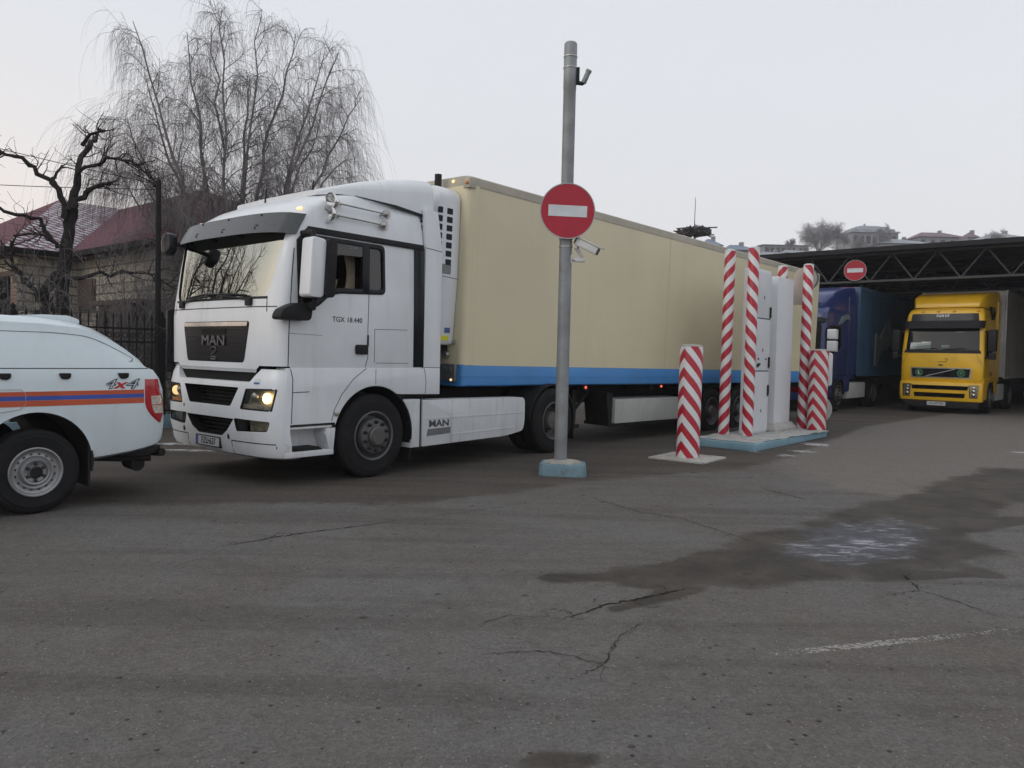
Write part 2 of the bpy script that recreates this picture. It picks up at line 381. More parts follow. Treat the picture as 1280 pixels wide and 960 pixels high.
# ------------------------------------------------------------------ wheels (axis = local x, outside face towards +x)
def wheel(parent, y, r, w, xout, side=1, style='front', rimr=.285, tyre_m=None, rim_m=None, name='wheel', x_is_out=True):
    root = bpy.data.objects.new(name, None); col.objects.link(root); root.parent = parent
    root.location = (xout*side, y, r); root.rotation_euler = (0, 0, 0 if side > 0 else PI)
    # tyre: outside face at x = 0, inside at -w
    t = MB()
    sh = r - rimr
    prof = [(rimr, -.03), (rimr+.012, -.004), (rimr+sh*.35, .004), (rimr+sh*.62, .006), (rimr+sh*.66, .001), (r-.055, -.004), (r-.028, -.012), (r-.008, -.03), (r, -.048)]
    n = 4; tw = w - .096
    for k in range(n):
        x0 = -.048 - tw*(k+.35)/n - tw*.02; prof += [(r, x0), (r-.014, x0-.003), (r-.014, x0-.013), (r, x0-.016)]
    prof += [(r, -w+.048), (r-.008, -w+.03), (r-.05, -w+.006), (rimr+.05, -w), (rimr, -w+.03)]
    t.lathe(prof, seg=56, cap=False)
    # tread blocks on the shoulder
    for k in range(46):
        a = 2*PI*k/46
        for xx in (-.04,):
            c, s_ = math.cos(a), math.sin(a); rr = r - .004
            u = Vector((0, -s_, c))*.011; rad = Vector((0, c, s_))
            p = rad*(rr-.012); q = rad*(rr+.003)
            v = [Vector((-.006, 0, 0))+rad*(rr-.03)+u, Vector((-.006,0,0))+rad*(rr-.03)-u, Vector((-.052,0,0))+q-u, Vector((-.052,0,0))+q+u]
            v2 = [x - rad*.02 for x in v]
            t.add([tuple(x) for x in v+v2], [(0,1,2,3),(7,6,5,4),(0,4,5,1),(1,5,6,2),(2,6,7,3),(3,7,4,0)])
    t.build('tyre', tyre_m or M_rubber, root, 30)
    m = MB(); nuts = MB(); rr = rimr
    if style == 'front':
        m.lathe([(rr+.014, -.02), (rr+.014, .012), (rr+.004, .016), (rr-.012, .006), (rr-.02, -.035), (rr-.045, -.085), (rr*.77, -.08), (rr*.75, .02), (rr*.72, .035), (rr*.46, .04), (rr*.43, .045), (rr*.42, .075), (rr*.36, .092), (.001, .096)], seg=48, cap=False)
        for k in range(10):
            a = 2*PI*(k+.5)/10; c, s_ = rr*.60*math.cos(a), rr*.60*math.sin(a)
            nuts.lathe([(.024, .03), (.023, .056), (.015, .060), (.015, .085), (.001, .088)], (0, c, s_), seg=10, cap=False)
        hn = MB(); hn.lathe([(rr*.33, .092), (rr*.33, .101), (.001, .102)], seg=24, cap=False)
    elif style == 'rear':
        m.lathe([(rr+.014, -.02), (rr+.014, .012), (rr+.003, .016), (rr-.012, .0), (rr-.02, -.04), (rr-.05, -.14), (rr*.7, -.165), (rr*.66, -.15), (rr*.56, -.15), (rr*.5, -.04), (rr*.46, -.01), (rr*.3, 0), (.001, .002)], seg=48, cap=False)
        for k in range(10):
            a = 2*PI*(k+.5)/10; c, s_ = rr*.61*math.cos(a), rr*.61*math.sin(a)
            nuts.lathe([(.022, -.155), (.022, -.12), (.001, -.115)], (0, c, s_), seg=10, cap=False)
        hn = None
    elif style == 'trailer':
        m.lathe([(rr+.014, -.02), (rr+.014, .012), (rr+.003, .016), (rr-.012, .0), (rr-.02, -.04), (rr-.05, -.09), (rr*.66, -.10), (rr*.6, -.08), (rr*.45, -.075), (rr*.42, .0), (rr*.36, .03), (.001, .035)], seg=40, cap=False)
        for k in range(10):
            a = 2*PI*(k+.5)/10; c, s_ = rr*.54*math.cos(a), rr*.54*math.sin(a)
            nuts.lathe([(.022, -.09), (.022, -.04), (.001, -.036)], (0, c, s_), seg=8, cap=False)
        hn = None
    else:  # 16-inch steel wheel with round holes
        m.lathe([(rr+.012, -.02), (rr+.014, .008), (rr+.004, .012), (rr-.008, .004), (rr-.016, -.012), (rr-.03, -.02), (rr-.045, -.02), (rr*.70, -.015), (rr*.62, -.022), (rr*.58, -.005), (rr*.52, .010), (rr*.46, .006), (rr*.42, -.012), (rr*.30, -.016), (rr*.27, .0), (rr*.24, .012)], seg=56, cap=False)
        for k in range(16):
            a = 2*PI*(k+.5)/16; c, s_ = rr*.75*math.cos(a), rr*.75*math.sin(a)
            nuts.lathe([(.0125, -.0172), (.001, -.0171)], (0, c, s_), seg=14, cap=False)
        for k in range(6):
            a = 2*PI*(k+.5)/6; c, s_ = rr*.355*math.cos(a), rr*.355*math.sin(a)
            nuts.lathe([(.014, -.02), (.014, .008), (.001, .012)], (0, c, s_), seg=6, cap=False)
        hn = MB(); hn.lathe([(rr*.255, -.02), (rr*.25, .012), (rr*.2, .018), (.001, .018)], seg=24, cap=False)
    rim = m.build('rim', rim_m or (M_rim if style != 'rear' else M_rimdark), root, 30)
    absorb(rim, nuts, M_nut, 30)
    if hn: hn.build('hub_cap', M_blackpl if style == 'steel' else M_rimdark, root, 30)
    return root

def sup(t, n): return 1 - (1 - min(1, abs(t))**n)**(1/n)
FT = [math.sin(PI/2*(-1 + 2*i/36)) for i in range(37)]
def cab_ring(hw, uf, D, n, ur, z, rr=.05):
    p = [(t*hw, uf + D*sup(t, n), z) for t in FT]
    return p + [(hw, ur-rr, z), (hw-rr*.3, ur-rr*.3, z), (hw-rr, ur, z), (-hw+rr, ur, z), (-hw+rr*.3, ur-rr*.3, z), (-hw, ur-rr, z)]
def lerp_tab(tab, z):
    if z <= tab[0][0]: return tab[0][1:]
    for a, b in zip(tab, tab[1:]):
        if z <= b[0]:
            k = (z-a[0])/(b[0]-a[0]); return tuple(x*(1-k)+y*k for x, y in zip(a[1:], b[1:]))
    return tab[-1][1:]

# ------------------------------------------------------------------ the white lorry at the centre of the picture
YAW = R(39.99)
semi = thing('semi_truck', 'white high-roof lorry tractor with lit headlamps and smoked sun visor, pulling the cream trailer', 'lorry', (-2.5823, 10.0386, 0), (0, 0, -YAW))
#            z     hw     uf      D    n   ur
CAB = [(1.262, 1.20, -1.38, .22, 3.2, .78), (1.285, 1.215, -1.39, .22, 3.2, .79), (1.30, 1.22, -1.40, .22, 3.2, .79), (1.9, 1.22, -1.405, .22, 3.2, .79), (2.06, 1.22, -1.39, .22, 3.2, .79), (2.5, 1.215, -1.315, .21, 3.3, .79),
       (2.85, 1.21, -1.245, .20, 3.3, .79), (3.0, 1.19, -1.17, .22, 3.0, .79), (3.12, 1.165, -1.07, .26, 2.8, .79), (3.22, 1.135, -.94, .32, 2.6, .79), (3.31, 1.09, -.74, .38, 2.5, .79), (3.38, 1.03, -.50, .42, 2.4, .78), (3.43, .95, -.25, .42, 2.4, .77), (3.46, .82, .02, .35, 2.3, .74), (3.468, .6, .25, .2, 2.2, .68)]
def cab_u(v, z):
    hw, uf, D, n, ur = lerp_tab(CAB, z); return uf + D*sup(v/hw, n)
shell = MB().loft([cab_ring(hw, uf, D, n, ur, z) for z, hw, uf, D, n, ur in CAB]).build('cab_body', M_white)
inner = MB().loft([cab_ring(hw-.07, uf+.09, D, n, ur-.06, z) for z, hw, uf, D, n, ur in CAB if 1.29 < z < 3.3]).build('x', M_inter)
WSQ = ((-1.0, 2.075), (1.0, 2.075), (1.12, 2.86), (-1.12, 2.86))
wsc = MB().prism(rpoly(WSQ, [.17, .17, .06, .06], 6), 'y', -1.8, -.75).build('x', M_blackpl)
WINP = [(-1.06, 1.975), (-.86, 2.03), (-.70, 2.16), (-.57, 2.20), (.12, 2.235), (.095, 2.775), (-.98, 2.775), (-1.07, 2.60)]
sidec = MB().prism(rpoly(WINP, .05), 'x', -1.5, 1.5).build('x', M_blackpl)
grc = MB().prism(rpoly([(-.635, 1.365), (.635, 1.365), (.74, 1.83), (-.74, 1.83)], .05), 'y', -1.8, -1.365).build('x', M_blackpl)
cnr = [MB().prism([(.83*s, 1.2), (.83*s, 1.27), (.905*s, 1.338), (1.5*s, 1.338), (1.5*s, 1.2)], 'y', -1.9, -1.19).build('x', M_dark) for s in (1, -1)]
cut(shell, [inner, wsc, sidec, grc] + cnr); shell.parent = semi
# windscreen: follows the cab front, slightly sunk
def ws_pt(s, t):
    z = 2.08 + .775*t; v = (-1 + 2*s)*(1.0 + .118*t); return (v, cab_u(v, z) + .018, z)
ws = MB().slab(ws_pt, 26, 8, (0, .012, 0)).build('windscreen', M_ws, semi, 60)
sealm = MB()
for path in ([(-1.0, 2.085), (1.0, 2.085)],):
    ribbon_front(sealm, path, .028, cab_u, .001)
sealm.build('windscreen_seal', M_blackpl, semi)
# side window: frame, front pillar strip, quarter glass
for s in (1, -1):
    f = MB(); f.ring(rpoly([(-1.085, 1.95), (-.85, 2.0), (-.69, 2.135), (-.56, 2.175), (.135, 2.21), (.11, 2.80), (-1.0, 2.80), (-1.09, 2.62)], .07), rpoly([(-1.04, 2.02), (-.87, 2.075), (-.72, 2.195), (-.58, 2.24), (.10, 2.265), (.078, 2.745), (-.96, 2.745), (-1.045, 2.57)], .05), 'x', 1.20*s, 1.2265*s)
    f.box(min(1.19*s,1.2268*s), max(1.19*s,1.2268*s), -.22, -.115, 2.2, 2.79)     # pillar between the panes
    f.build('window_frame', M_blackgl, semi, bevel=.003)
    q = MB().box(min(1.195*s,1.203*s), max(1.195*s,1.203*s), -.12, .11, 2.23, 2.78).build('quarter_window', M_windark, semi)
    if s < 0: MB().box(-1.203, -1.195, -1.06, -.2, 2.0, 2.78).build('door_window', M_windark, semi)
    else:     # the driver's pane is wound half down: a smoked wind deflector stays along the top
        MB().prism([(-1.03, 2.60), (-.22, 2.63), (-.22, 2.79), (-1.0, 2.79)], 'x', 1.212, 1.220).build('wind_deflector', M_windark, semi)
# things seen through the open window
inn = MB(); inn.box(.2, .78, -.35, .2, 1.45, 1.75).box(.2, .78, .08, .24, 1.7, 2.45).box(.32, .66, .1, .22, 2.45, 2.68)
inn.build('driver_seat', M_maroon, semi, bevel=.05)
inn = MB(); inn.box(-.78, -.2, -.35, .2, 1.45, 1.75).box(-.78, -.2, .08, .24, 1.7, 2.45)
inn.build('passenger_seat', M_maroon, semi, bevel=.05)
c = MB()
def curt(s, t): return (1.08 - .018*math.sin(s*26+t*2) - .05*s, -.40 + .22*s + (1-s)*(.13*math.sin(PI*t*.8) - .10*t), 2.12 + .62*t)
c.slab(curt, 40, 10, (-.006, 0, 0)); c.build('window_curtain', M_curtain, semi, 60)
c = MB()
def curt2(s, t): return (1.08-.02*math.sin(s*30), -.78 + .55*s, 2.72 - .10*t*math.sin(PI*s))
c.slab(curt2, 20, 5, (-.006, 0, 0)); c.build('curtain_valance', M_curtain, semi, 60)
c = MB(); c.prism([(-.62, 2.2), (-.42, 2.2), (-.38, 2.36), (-.52, 2.44), (-.60, 2.36)], 'x', .86, .98); c.build('folded_jacket', M_curtain, semi, bevel=.03)
MB().box(-1.05, 1.05, -1.24, -.95, 1.8, 2.07).build('dashboard', M_inter, semi, bevel=.06)
st = MB(); st.lathe([(.21+.018*math.cos(a), .018*math.sin(a)) for a in [2*PI*k/8 for k in range(9)]], axis='z', seg=28, cap=False); st.box(-.2, .2, -.02, .02, -.01, .01); st.box(-.05, .05, -.05, .05, -.03, .012)
so = st.build('steering_wheel', M_blackpl, semi); so.location = (.5, -.72, 2.12); so.rotation_euler = (R(40), 0, 0)
for q_ in ([(.30, 2.09), (.62, 2.09), (.60, 2.26), (.33, 2.27)], [(-.72, 2.09), (-.35, 2.09), (-.36, 2.24), (-.70, 2.25)]): MB().prism(q_, 'y', -1.26, -1.255).build('paper_sheet', M_paper, semi)
# grille panel with chrome lip, lettering and lion outline
g = MB(); patch_front(g, ((-.625, 1.375), (.625, 1.375), (.73, 1.80), (-.73, 1.80)), cab_u, .004, .03, 14, 4)
g = g.build('grille', M_blackgl, semi, 50)
gm = MB()
for k in range(5):
    z = 1.41 + .08*k; hw = .60 + .10*(z-1.37)/.43
    patch_front(gm, ((-hw, z), (hw, z), (hw, z+.008), (-hw, z+.008)), cab_u, .001, .008, 14, 1)
absorb(g, gm, M_blackpl)
gm = MB(); patch_front(gm, ((-.70, 1.775), (.70, 1.775), (.71, 1.822), (-.71, 1.822)), cab_u, -.012, .03, 16, 1)
gm.build('chrome_strip', M_chrome, g, 50)
gm = MB(); patch_front(gm, ((-.25, 1.685), (.25, 1.685), (.27, 1.745), (-.27, 1.745)), cab_u, -.006, .01, 8, 1); gm.build('grille_handle_recess', M_dark, g)
text_part('lettering', 'MAN', .165, M_letterlite, g, (0, -1.412, 1.605), 'front', .006, sx=1.45, bold=0)
em = MB()
P = [(-.07, .035), (-.04, .058), (.02, .06), (.06, .045), (.055, .02), (.01, -.005), (-.03, -.03), (-.05, -.06), (.02, -.05), (.06, -.062)]
em.tube([(p[0], -1.41, 1.475+p[1]) for p in P], .006, 5); em.tube([(-.05, -1.41, 1.395), (.05, -1.41, 1.395)], .006, 5)
em.build('lion_emblem', M_letterlite, g)
# joints of the sheet metal
sm = MB()
ribbon_front(sm, [(-1.19, 1.985), (1.19, 1.985)], .010, cab_u)
ribbon_front(sm, [(1.0, 2.10), (1.015, 1.93)], .010, cab_u); ribbon_front(sm, [(-1.0, 2.10), (-1.015, 1.93)], .010, cab_u)
for x in (1.22, ):
    seam_side(sm, [(-1.215, 1.335), (-1.21, 1.7), (-1.18, 2.3), (-1.155, 2.62)], .012, x)
    seam_side(sm, [(-.115, 2.2), (-.125, 1.8), (-.12, 1.45), (-.16, 1.335)], .011, x)
    seam_side(sm, [(-.02, 1.40), (-.02, 1.79), (.50, 1.80)], .005, x); seam_side(sm, [(.0, 1.385), (.52, 1.385)], .005, x)
    seam_side(sm, [(-1.2, 1.70), (-.78, 1.69)], .006, x)
absorb(shell, sm, M_gap)
text_part('model_lettering', 'TGX', .085, M_decaldark, semi, (1.222, -.555, 1.88), 'side', .002); text_part('power_lettering', '18.440', .085, M_decaldark, semi, (1.222, -.325, 1.88), 'side', .002)
text_part('deflector_lettering', 'ClimAir', .045, M_letterlite, semi, (1.222, -.36, 2.72), 'side', .001, bold=.001)
# black drip strip over the door and down the rear pillar
b = MB()
b.prism([(-1.0, 2.815), (-.98, 2.885), (.755, 2.885), (.755, 2.815)], 'x', 1.17, 1.232)
b.prism([(-1.12, 2.62), (-1.12, 2.72), (-1.0, 2.86), (-.9, 2.86), (-.9, 2.80), (-.98, 2.79), (-1.06, 2.70), (-1.06, 2.6)], 'x', 1.18, 1.233)
b.prism([(-1.12, 2.63), (-1.06, 2.63), (-1.055, 2.0), (-1.1, 2.0)], 'x', 1.19, 1.2275)
b.build('drip_rail', M_blackpl, semi, bevel=.006)
b = MB(); b.prism([(.60, 2.84), (.77, 2.84), (.785, 1.335), (.61, 1.335)], 'x', 1.16, 1.2255); b.build('pillar_strip', M_blackgl, semi, bevel=.004)
b = MB(); b.prism([(.60, 2.84), (.77, 2.84), (.785, 1.335), (.61, 1.335)], 'x', -1.2255, -1.16); b.build('pillar_strip', M_blackgl, semi, bevel=.004)
# side air fairing behind the cab
for s in (1, -1):
    f = MB(); f.prism(rpoly([(.79, .99), (1.075, .985), (1.085, 1.33), (1.09, 2.85), (1.0, 3.34), (.79, 3.36)], .03), 'x', 1.15*s, 1.224*s)
    fo_ = f.build('side_fairing', M_white, semi, bevel=.012)
    g2 = MB(); seam_side(g2, [(.79, 2.86), (1.08, 2.84)], .010, 1.2245*s); seam_side(g2, [(.80, 1.335), (1.08, 1.33)], .009, 1.2245*s)
    absorb(fo_, g2, M_gap)
# sloping roof deflector
sp = MB(); rings = []
for u, zt, zb, hw in ((-.62, 3.385, 3.33, .86), (-.40, 3.46, 3.36, 1.0), (-.1, 3.56, 3.36, 1.08), (.3, 3.665, 3.34, 1.12), (.7, 3.745, 3.30, 1.135), (.95, 3.775, 3.27, 1.14), (1.0, 3.765, 3.27, 1.135)):
    h = zt - zb; r = min(.20, h*.55)
    pr = [(-hw, zb), (-hw, zt-r), (-hw+r*.12, zt-r*.55), (-hw+r*.45, zt-r*.18), (-hw+r, zt-r*.02), (-hw*.3, zt+.015), (hw*.3, zt+.015), (hw-r, zt-r*.02), (hw-r*.45, zt-r*.18), (hw-r*.12, zt-r*.55), (hw, zt-r), (hw, zb)]
    rings.append([(x, u, z) for x, z in pr])
sp.loft(rings); sp.build('roof_deflector', M_white, semi, 40)
b = MB(); b.prism([(-.28, 3.345), (.35, 3.335), (.97, 3.275), (.97, 3.245), (.3, 3.31)], 'x', 1.125, 1.142); b.box(1.02, 1.15, .93, 1.06, 3.235, 3.275)
b.build('deflector_joint', M_gap, semi)
# smoked sun visor
def visor(s, t):
    v = -1.215 + 2.43*s; z = 2.80 + .235*t
    return (v, cab_u(v*.985, 2.95) - .205 + .13*t + .045*abs(v/1.2)**4, z - .02*abs(v/1.2)**3)
vz = MB().slab(visor, 30, 4, (0, .012, 0)).build('sun_visor', M_visor, semi, 60)
bm_ = MB()
for v in (-1.08, -.5, .1, .75):
    for t in (.25, .9):
        p = visor((v+1.215)/2.43, t); bm_.ball((p[0], p[1]-.002, p[2]), .012, 8, 5)
    p = visor((v+1.215)/2.43, .35); bm_.box(v-.03, v+.03, p[1], cab_u(v*.95, p[2])+.02, p[2]-.012, p[2]+.012)
absorb(vz, bm_, M_blackpl, 40)
# wipers
for v0, v1 in ((-.78, -.10), (.72, .06)):
    w = MB(); a = (v0, cab_u(v0, 2.09)-.02, 2.06); p1 = (v1, cab_u(v1, 2.12)-.02, 2.125)
    w.tube([a, (v0*.5+v1*.5, cab_u((v0+v1)/2, 2.1)-.035, 2.105), p1], .011, 6)
    w.tube([(v0*.9, cab_u(v0*.9, 2.13)-.012, 2.115), ((v0+v1)/2, cab_u((v0+v1)/2, 2.13)-.012, 2.135), (v1-.12 if v1 < 0 else v1-.3, cab_u(v1, 2.13)-.012, 2.15)], .013, 6)
    w.box(v0-.05, v0+.05, cab_u(v0, 2.03)-.035, cab_u(v0, 2.03)+.01, 2.0, 2.08)
    w.build('wiper', M_blackpl, semi, bevel=.004)
# roof furniture: marker lamps, aerials, air horns
for v in (-1.0, 1.08):
    m = MB(); m.ball((0, 0, 0), .036, 12, 8, (1.5, .6, .5)); o = m.build('marker_lamp', M_lampglow, semi, 60); o.location = (v, cab_u(v, 3.09)-.01, 3.09)
for p in ((-.2, -.62, 3.33), (.5, -.42, 3.38)):
    m = MB(); m.tube([p, (p[0], p[1]+.01, p[2]+.20)], [.02, .008], 6); m.build('aerial', M_blackpl, semi)
for k, (zz, u0) in enumerate(((3.20, -.62), (3.06, -.66))):
    z2 = zz - .005; x0 = 1.175 if k else 1.165
    h = MB(); h.lathe([(.001, .05), (.03, .045), (.085, -.01), (.10, -.06), (.102, -.075), (.085, -.07), (.02, .02)], axis='y', seg=24, cap=False)
    h = h.build('air_horn', M_chrome, semi); h.location = (x0+.05, u0, zz)
    t = MB(); t.tube([(x0+.05, u0+.02, zz), (x0+.05, u0+.72, z2-.01)], [.012, .009], 8); t.ball((x0+.05, u0+.74, z2-.01), .045, 10, 8, (.7, 1, 1)); t.tube([(x0+.05, u0+.72, z2-.02), (x0-.03, u0+.72, z2-.02)], .014, 6); t.tube([(x0+.05, u0+.1, zz), (x0-.05, u0+.1, zz)], .014, 6)
    t.lathe([(.05, -.006), (.056, 0), (.05, .006)], (x0+.05, u0+.77, z2-.01), 'x', 12, True); t.parent = None if False else None
    o = t.build('horn_tube', M_chromedull, h); o.location = (-(x0+.05), -u0, -zz)
# mirrors
m = MB(); m.prism(rpoly([(-1.17, 2.09), (-.98, 2.09), (-.945, 2.72), (-1.13, 2.74)], .05), 'x', 1.33, 1.52); mh = m.build('mirror_housing', M_white, semi, bevel=.03)
m = MB(); m.prism(rpoly([(-.985, 2.085), (-.86, 2.10), (-.83, 2.70), (-.95, 2.73)], .04), 'x', 1.335, 1.56); m.build('mirror_back', M_blackpl, mh, bevel=.015)
m = MB(); m.tube([(1.21, -1.05, 2.80), (1.42, -1.06, 2.79), (1.44, -1.06, 2.70)], .03, 8); m.build('mirror_arm', M_blackpl, mh); m = MB(); m.tube([(1.21, -1.05, 1.97), (1.42, -1.04, 1.98), (1.44, -1.04, 2.1)], .032, 8); m.build('mirror_arm', M_blackpl, mh)
m = MB(); m.prism(rpoly([(-1.42, 1.84), (-1.02, 1.84), (-1.0, 1.97), (-1.05, 2.03), (-1.2, 2.03), (-1.38, 1.95)], .05), 'x', 1.19, 1.36); m.build('kerb_mirror', M_blackpl, semi, bevel=.03)
m = MB(); m.prism(rpoly([(-.96, 2.68), (-.83, 2.62), (-.73, 2.70), (-.74, 2.88), (-.86, 2.92), (-.96, 2.84)], .05), 'y', -1.58, -1.47); mh = m.build('front_mirror', M_blackgl, semi, bevel=.03)
m = MB(); m.tube([(-1.12, -1.22, 2.80), (-.98, -1.36, 2.80), (-.86, -1.49, 2.79)], .030, 8); m.build('mirror_arm', M_blackpl, mh)
m = MB(); m.prism(rpoly([(-1.36, 1.2), (-1.25, 1.2), (-1.25, 2.0), (-1.36, 2.0)], .04), 'x', -1.26, -1.22); m.build('side_reflector_strip', M_blackgl, semi, bevel=.01)
# ---- bumper with intakes, lamp pockets
BUM = [(.30, 1.10, -1.30, .26, 2.8, -.98), (.335, 1.19, -1.395, .25, 3.0, -1.0), (.40, 1.215, -1.42, .25, 3.0, -1.2), (.49, 1.225, -1.43, .25, 3.0, -1.225), (.60, 1.23, -1.455, .25, 3.0, -1.225), (.84, 1.23, -1.46, .25, 3.0, -1.225), (1.10, 1.228, -1.45, .25, 3.0, -1.225), (1.22, 1.222, -1.425, .25, 3.0, -1.225), (1.302, 1.20, -1.39, .24, 3.0, -1.2)]
def bum_u(v, z):
    hw, uf, D, n, ur = lerp_tab(BUM, z); return uf + D*sup(v/hw, n)
bp = MB().loft([[(t*hw, uf + D*sup(t, n), z) for t in FT] + [(hw, max(ur, uf+D+.02), z), (hw-.05, ur+.03, z), (hw-.25, ur+.12, z), (-hw+.25, ur+.12, z), (-hw+.05, ur+.03, z), (-hw, max(ur, uf+D+.02), z)] for z, hw, uf, D, n, ur in BUM]).build('bumper', M_white)
def ctr(poly, y0, y1, m=M_dark): return MB().prism(poly, 'y', y0, y1).build('x', m)
LAMP = ((.66, .86), (1.135, .855), (1.175, 1.085), (.745, 1.075)); FOG = ((.58, .60), (1.085, .625), (1.12, .735), (.53, .745))
mir = lambda q: tuple((-x, z) for x, z in q)
cut(bp, [ctr(rpoly([(-1.01, 1.5), (-.91, 1.29), (-.79, 1.155), (.79, 1.155), (.91, 1.29), (1.01, 1.5)], .03), -1.9, -.5, M_white),
         ctr(rpoly([(-.46, .875), (.46, .875), (.61, 1.09), (-.61, 1.09)], .025), -1.9, -1.20), ctr(rpoly([(-.26, .525), (.26, .525), (.40, .60), (.53, .735), (-.53, .735), (-.40, .60)], .02), -1.9, -1.20),
         ctr(rpoly(LAMP, .03), -1.9, -1.16), ctr(rpoly(mir(LAMP), .03), -1.9, -1.16), ctr(rpoly(FOG, .03), -1.9, -1.16), ctr(rpoly(mir(FOG), .03), -1.9, -1.16)])
bp.parent = semi
mesh = MB()
for k in range(6): mesh.box(-.6, .6, -1.30, -1.285, .87+.042*k, .885+.042*k)
for k in range(5): mesh.box(-.5, .5, -1.30, -1.285, .53+.045*k, .545+.045*k)
absorb(bp, mesh, M_blackpl)
mesh = MB(); ribbon_front(mesh, [(-1.22, .488), (-.55, .485)], .011, bum_u); ribbon_front(mesh, [(.45, .485), (1.22, .488)], .011, bum_u)
ribbon_front(mesh, [(.45, .49), (.46, .34)], .009, bum_u); ribbon_front(mesh, [(-.55, .49), (-.56, .34)], .009, bum_u)
for v, z, s in ((.40, .53, .03), (-.62, .55, .03), (-.60, .83, .018), (1.16, .455, .012)): mesh.ball((v, bum_u(v, z), z), s, 10, 6, (.7, .4, 1.2))
absorb(bp, mesh, M_gap, 40)
for s in (1, -1):
    q = LAMP if s > 0 else (mir(LAMP)[1], mir(LAMP)[0], mir(LAMP)[3], mir(LAMP)[2])
    h = MB(); patch_front(h, q, bum_u, .008, .008, 14, 5); hl = h.build('headlight', M_lens, semi, 60)
    h = MB(); patch_front(h, q, bum_u, .075, .02, 14, 5); h.build('reflector', M_reflector, hl, 60)
    y = bum_u(.9, .97)
    for (v, z, r, mm, nm) in ((.84, 1.0, .058, M_chromedull, 'projector'), (1.02, .985, .060, M_head if s > 0 else M_headdim, 'bulb')):
        h = MB(); h.ball((v*s, bum_u(v, z) + .052, z), r, 14, 10, (1, .7, 1)); h.build(nm, mm, hl, 60)
    h = MB(); patch_front(h, ((.67*s, .865), (1.14*s, .86), (1.15*s, .905), (.685*s, .91)), bum_u, .02, .006, 12, 1); h.build('indicator_lens', M_orange if s < 0 else M_reflector, hl)
    h = MB()
    for a, b2 in zip(q, q[1:]+q[:1]): ribbon_front(h, [a, b2], .018, bum_u, .001)
    h.build('lamp_seal', M_blackpl, hl)
    f = MB(); fq = ((.74*s, .615), (1.085*s, .63), (1.11*s, .725), (.73*s, .73)); patch_front(f, fq, bum_u, .01, .006, 10, 3); fo = f.build('fog_light', M_lens, semi, 60)
    f = MB(); patch_front(f, fq, bum_u, .07, .01, 10, 3); f.build('reflector', M_reflector if s > 0 else M_chromedull, fo, 60)
    f = MB(); patch_front(f, ((.55*s, .61), (.73*s, .62), (.72*s, .735), (.54*s, .74)), bum_u, .03, .02, 6, 2); f.build('fog_surround', M_blackpl, fo)
st = MB(); patch_front(st, ((.86, 1.135), (.96, 1.135), (.96, 1.195), (.875, 1.195)), bum_u, -.002, .004, 4, 2); st.build('bumper_sticker', M_paper, bp)
st = MB(); patch_front(st, ((.865, 1.138), (.955, 1.138), (.955, 1.158), (.867, 1.158)), bum_u, -.004, .003, 4, 1); st.build('bumper_sticker', M_bluetag, bp)
MB().box(-.98, .98, -1.33, -1.15, 1.10, 1.34).box(-1.17, 1.17, -1.149, -1.0, 1.10, 1.335).build('front_recess', M_dark, semi)
# number plate
p = MB().box(-.33, .22, bum_u(0, .44)-.018, bum_u(0, .44)+.03, .375, .500).build('number_plate', M_plateblk, semi, bevel=.004)
yp = bum_u(0, .44) - .021
MB().box(-.265, .21, yp, yp+.006, .387, .488).build('plate_face', M_plate, p); MB().box(-.32, -.267, yp, yp+.006, .387, .488).build('plate_flag_band', M_plateblue, p)
text_part('lettering', 'FZU\u00b7637', .105, M_plateblk, p, (-.025, yp-.002, .437), 'front', .002, sx=.86)
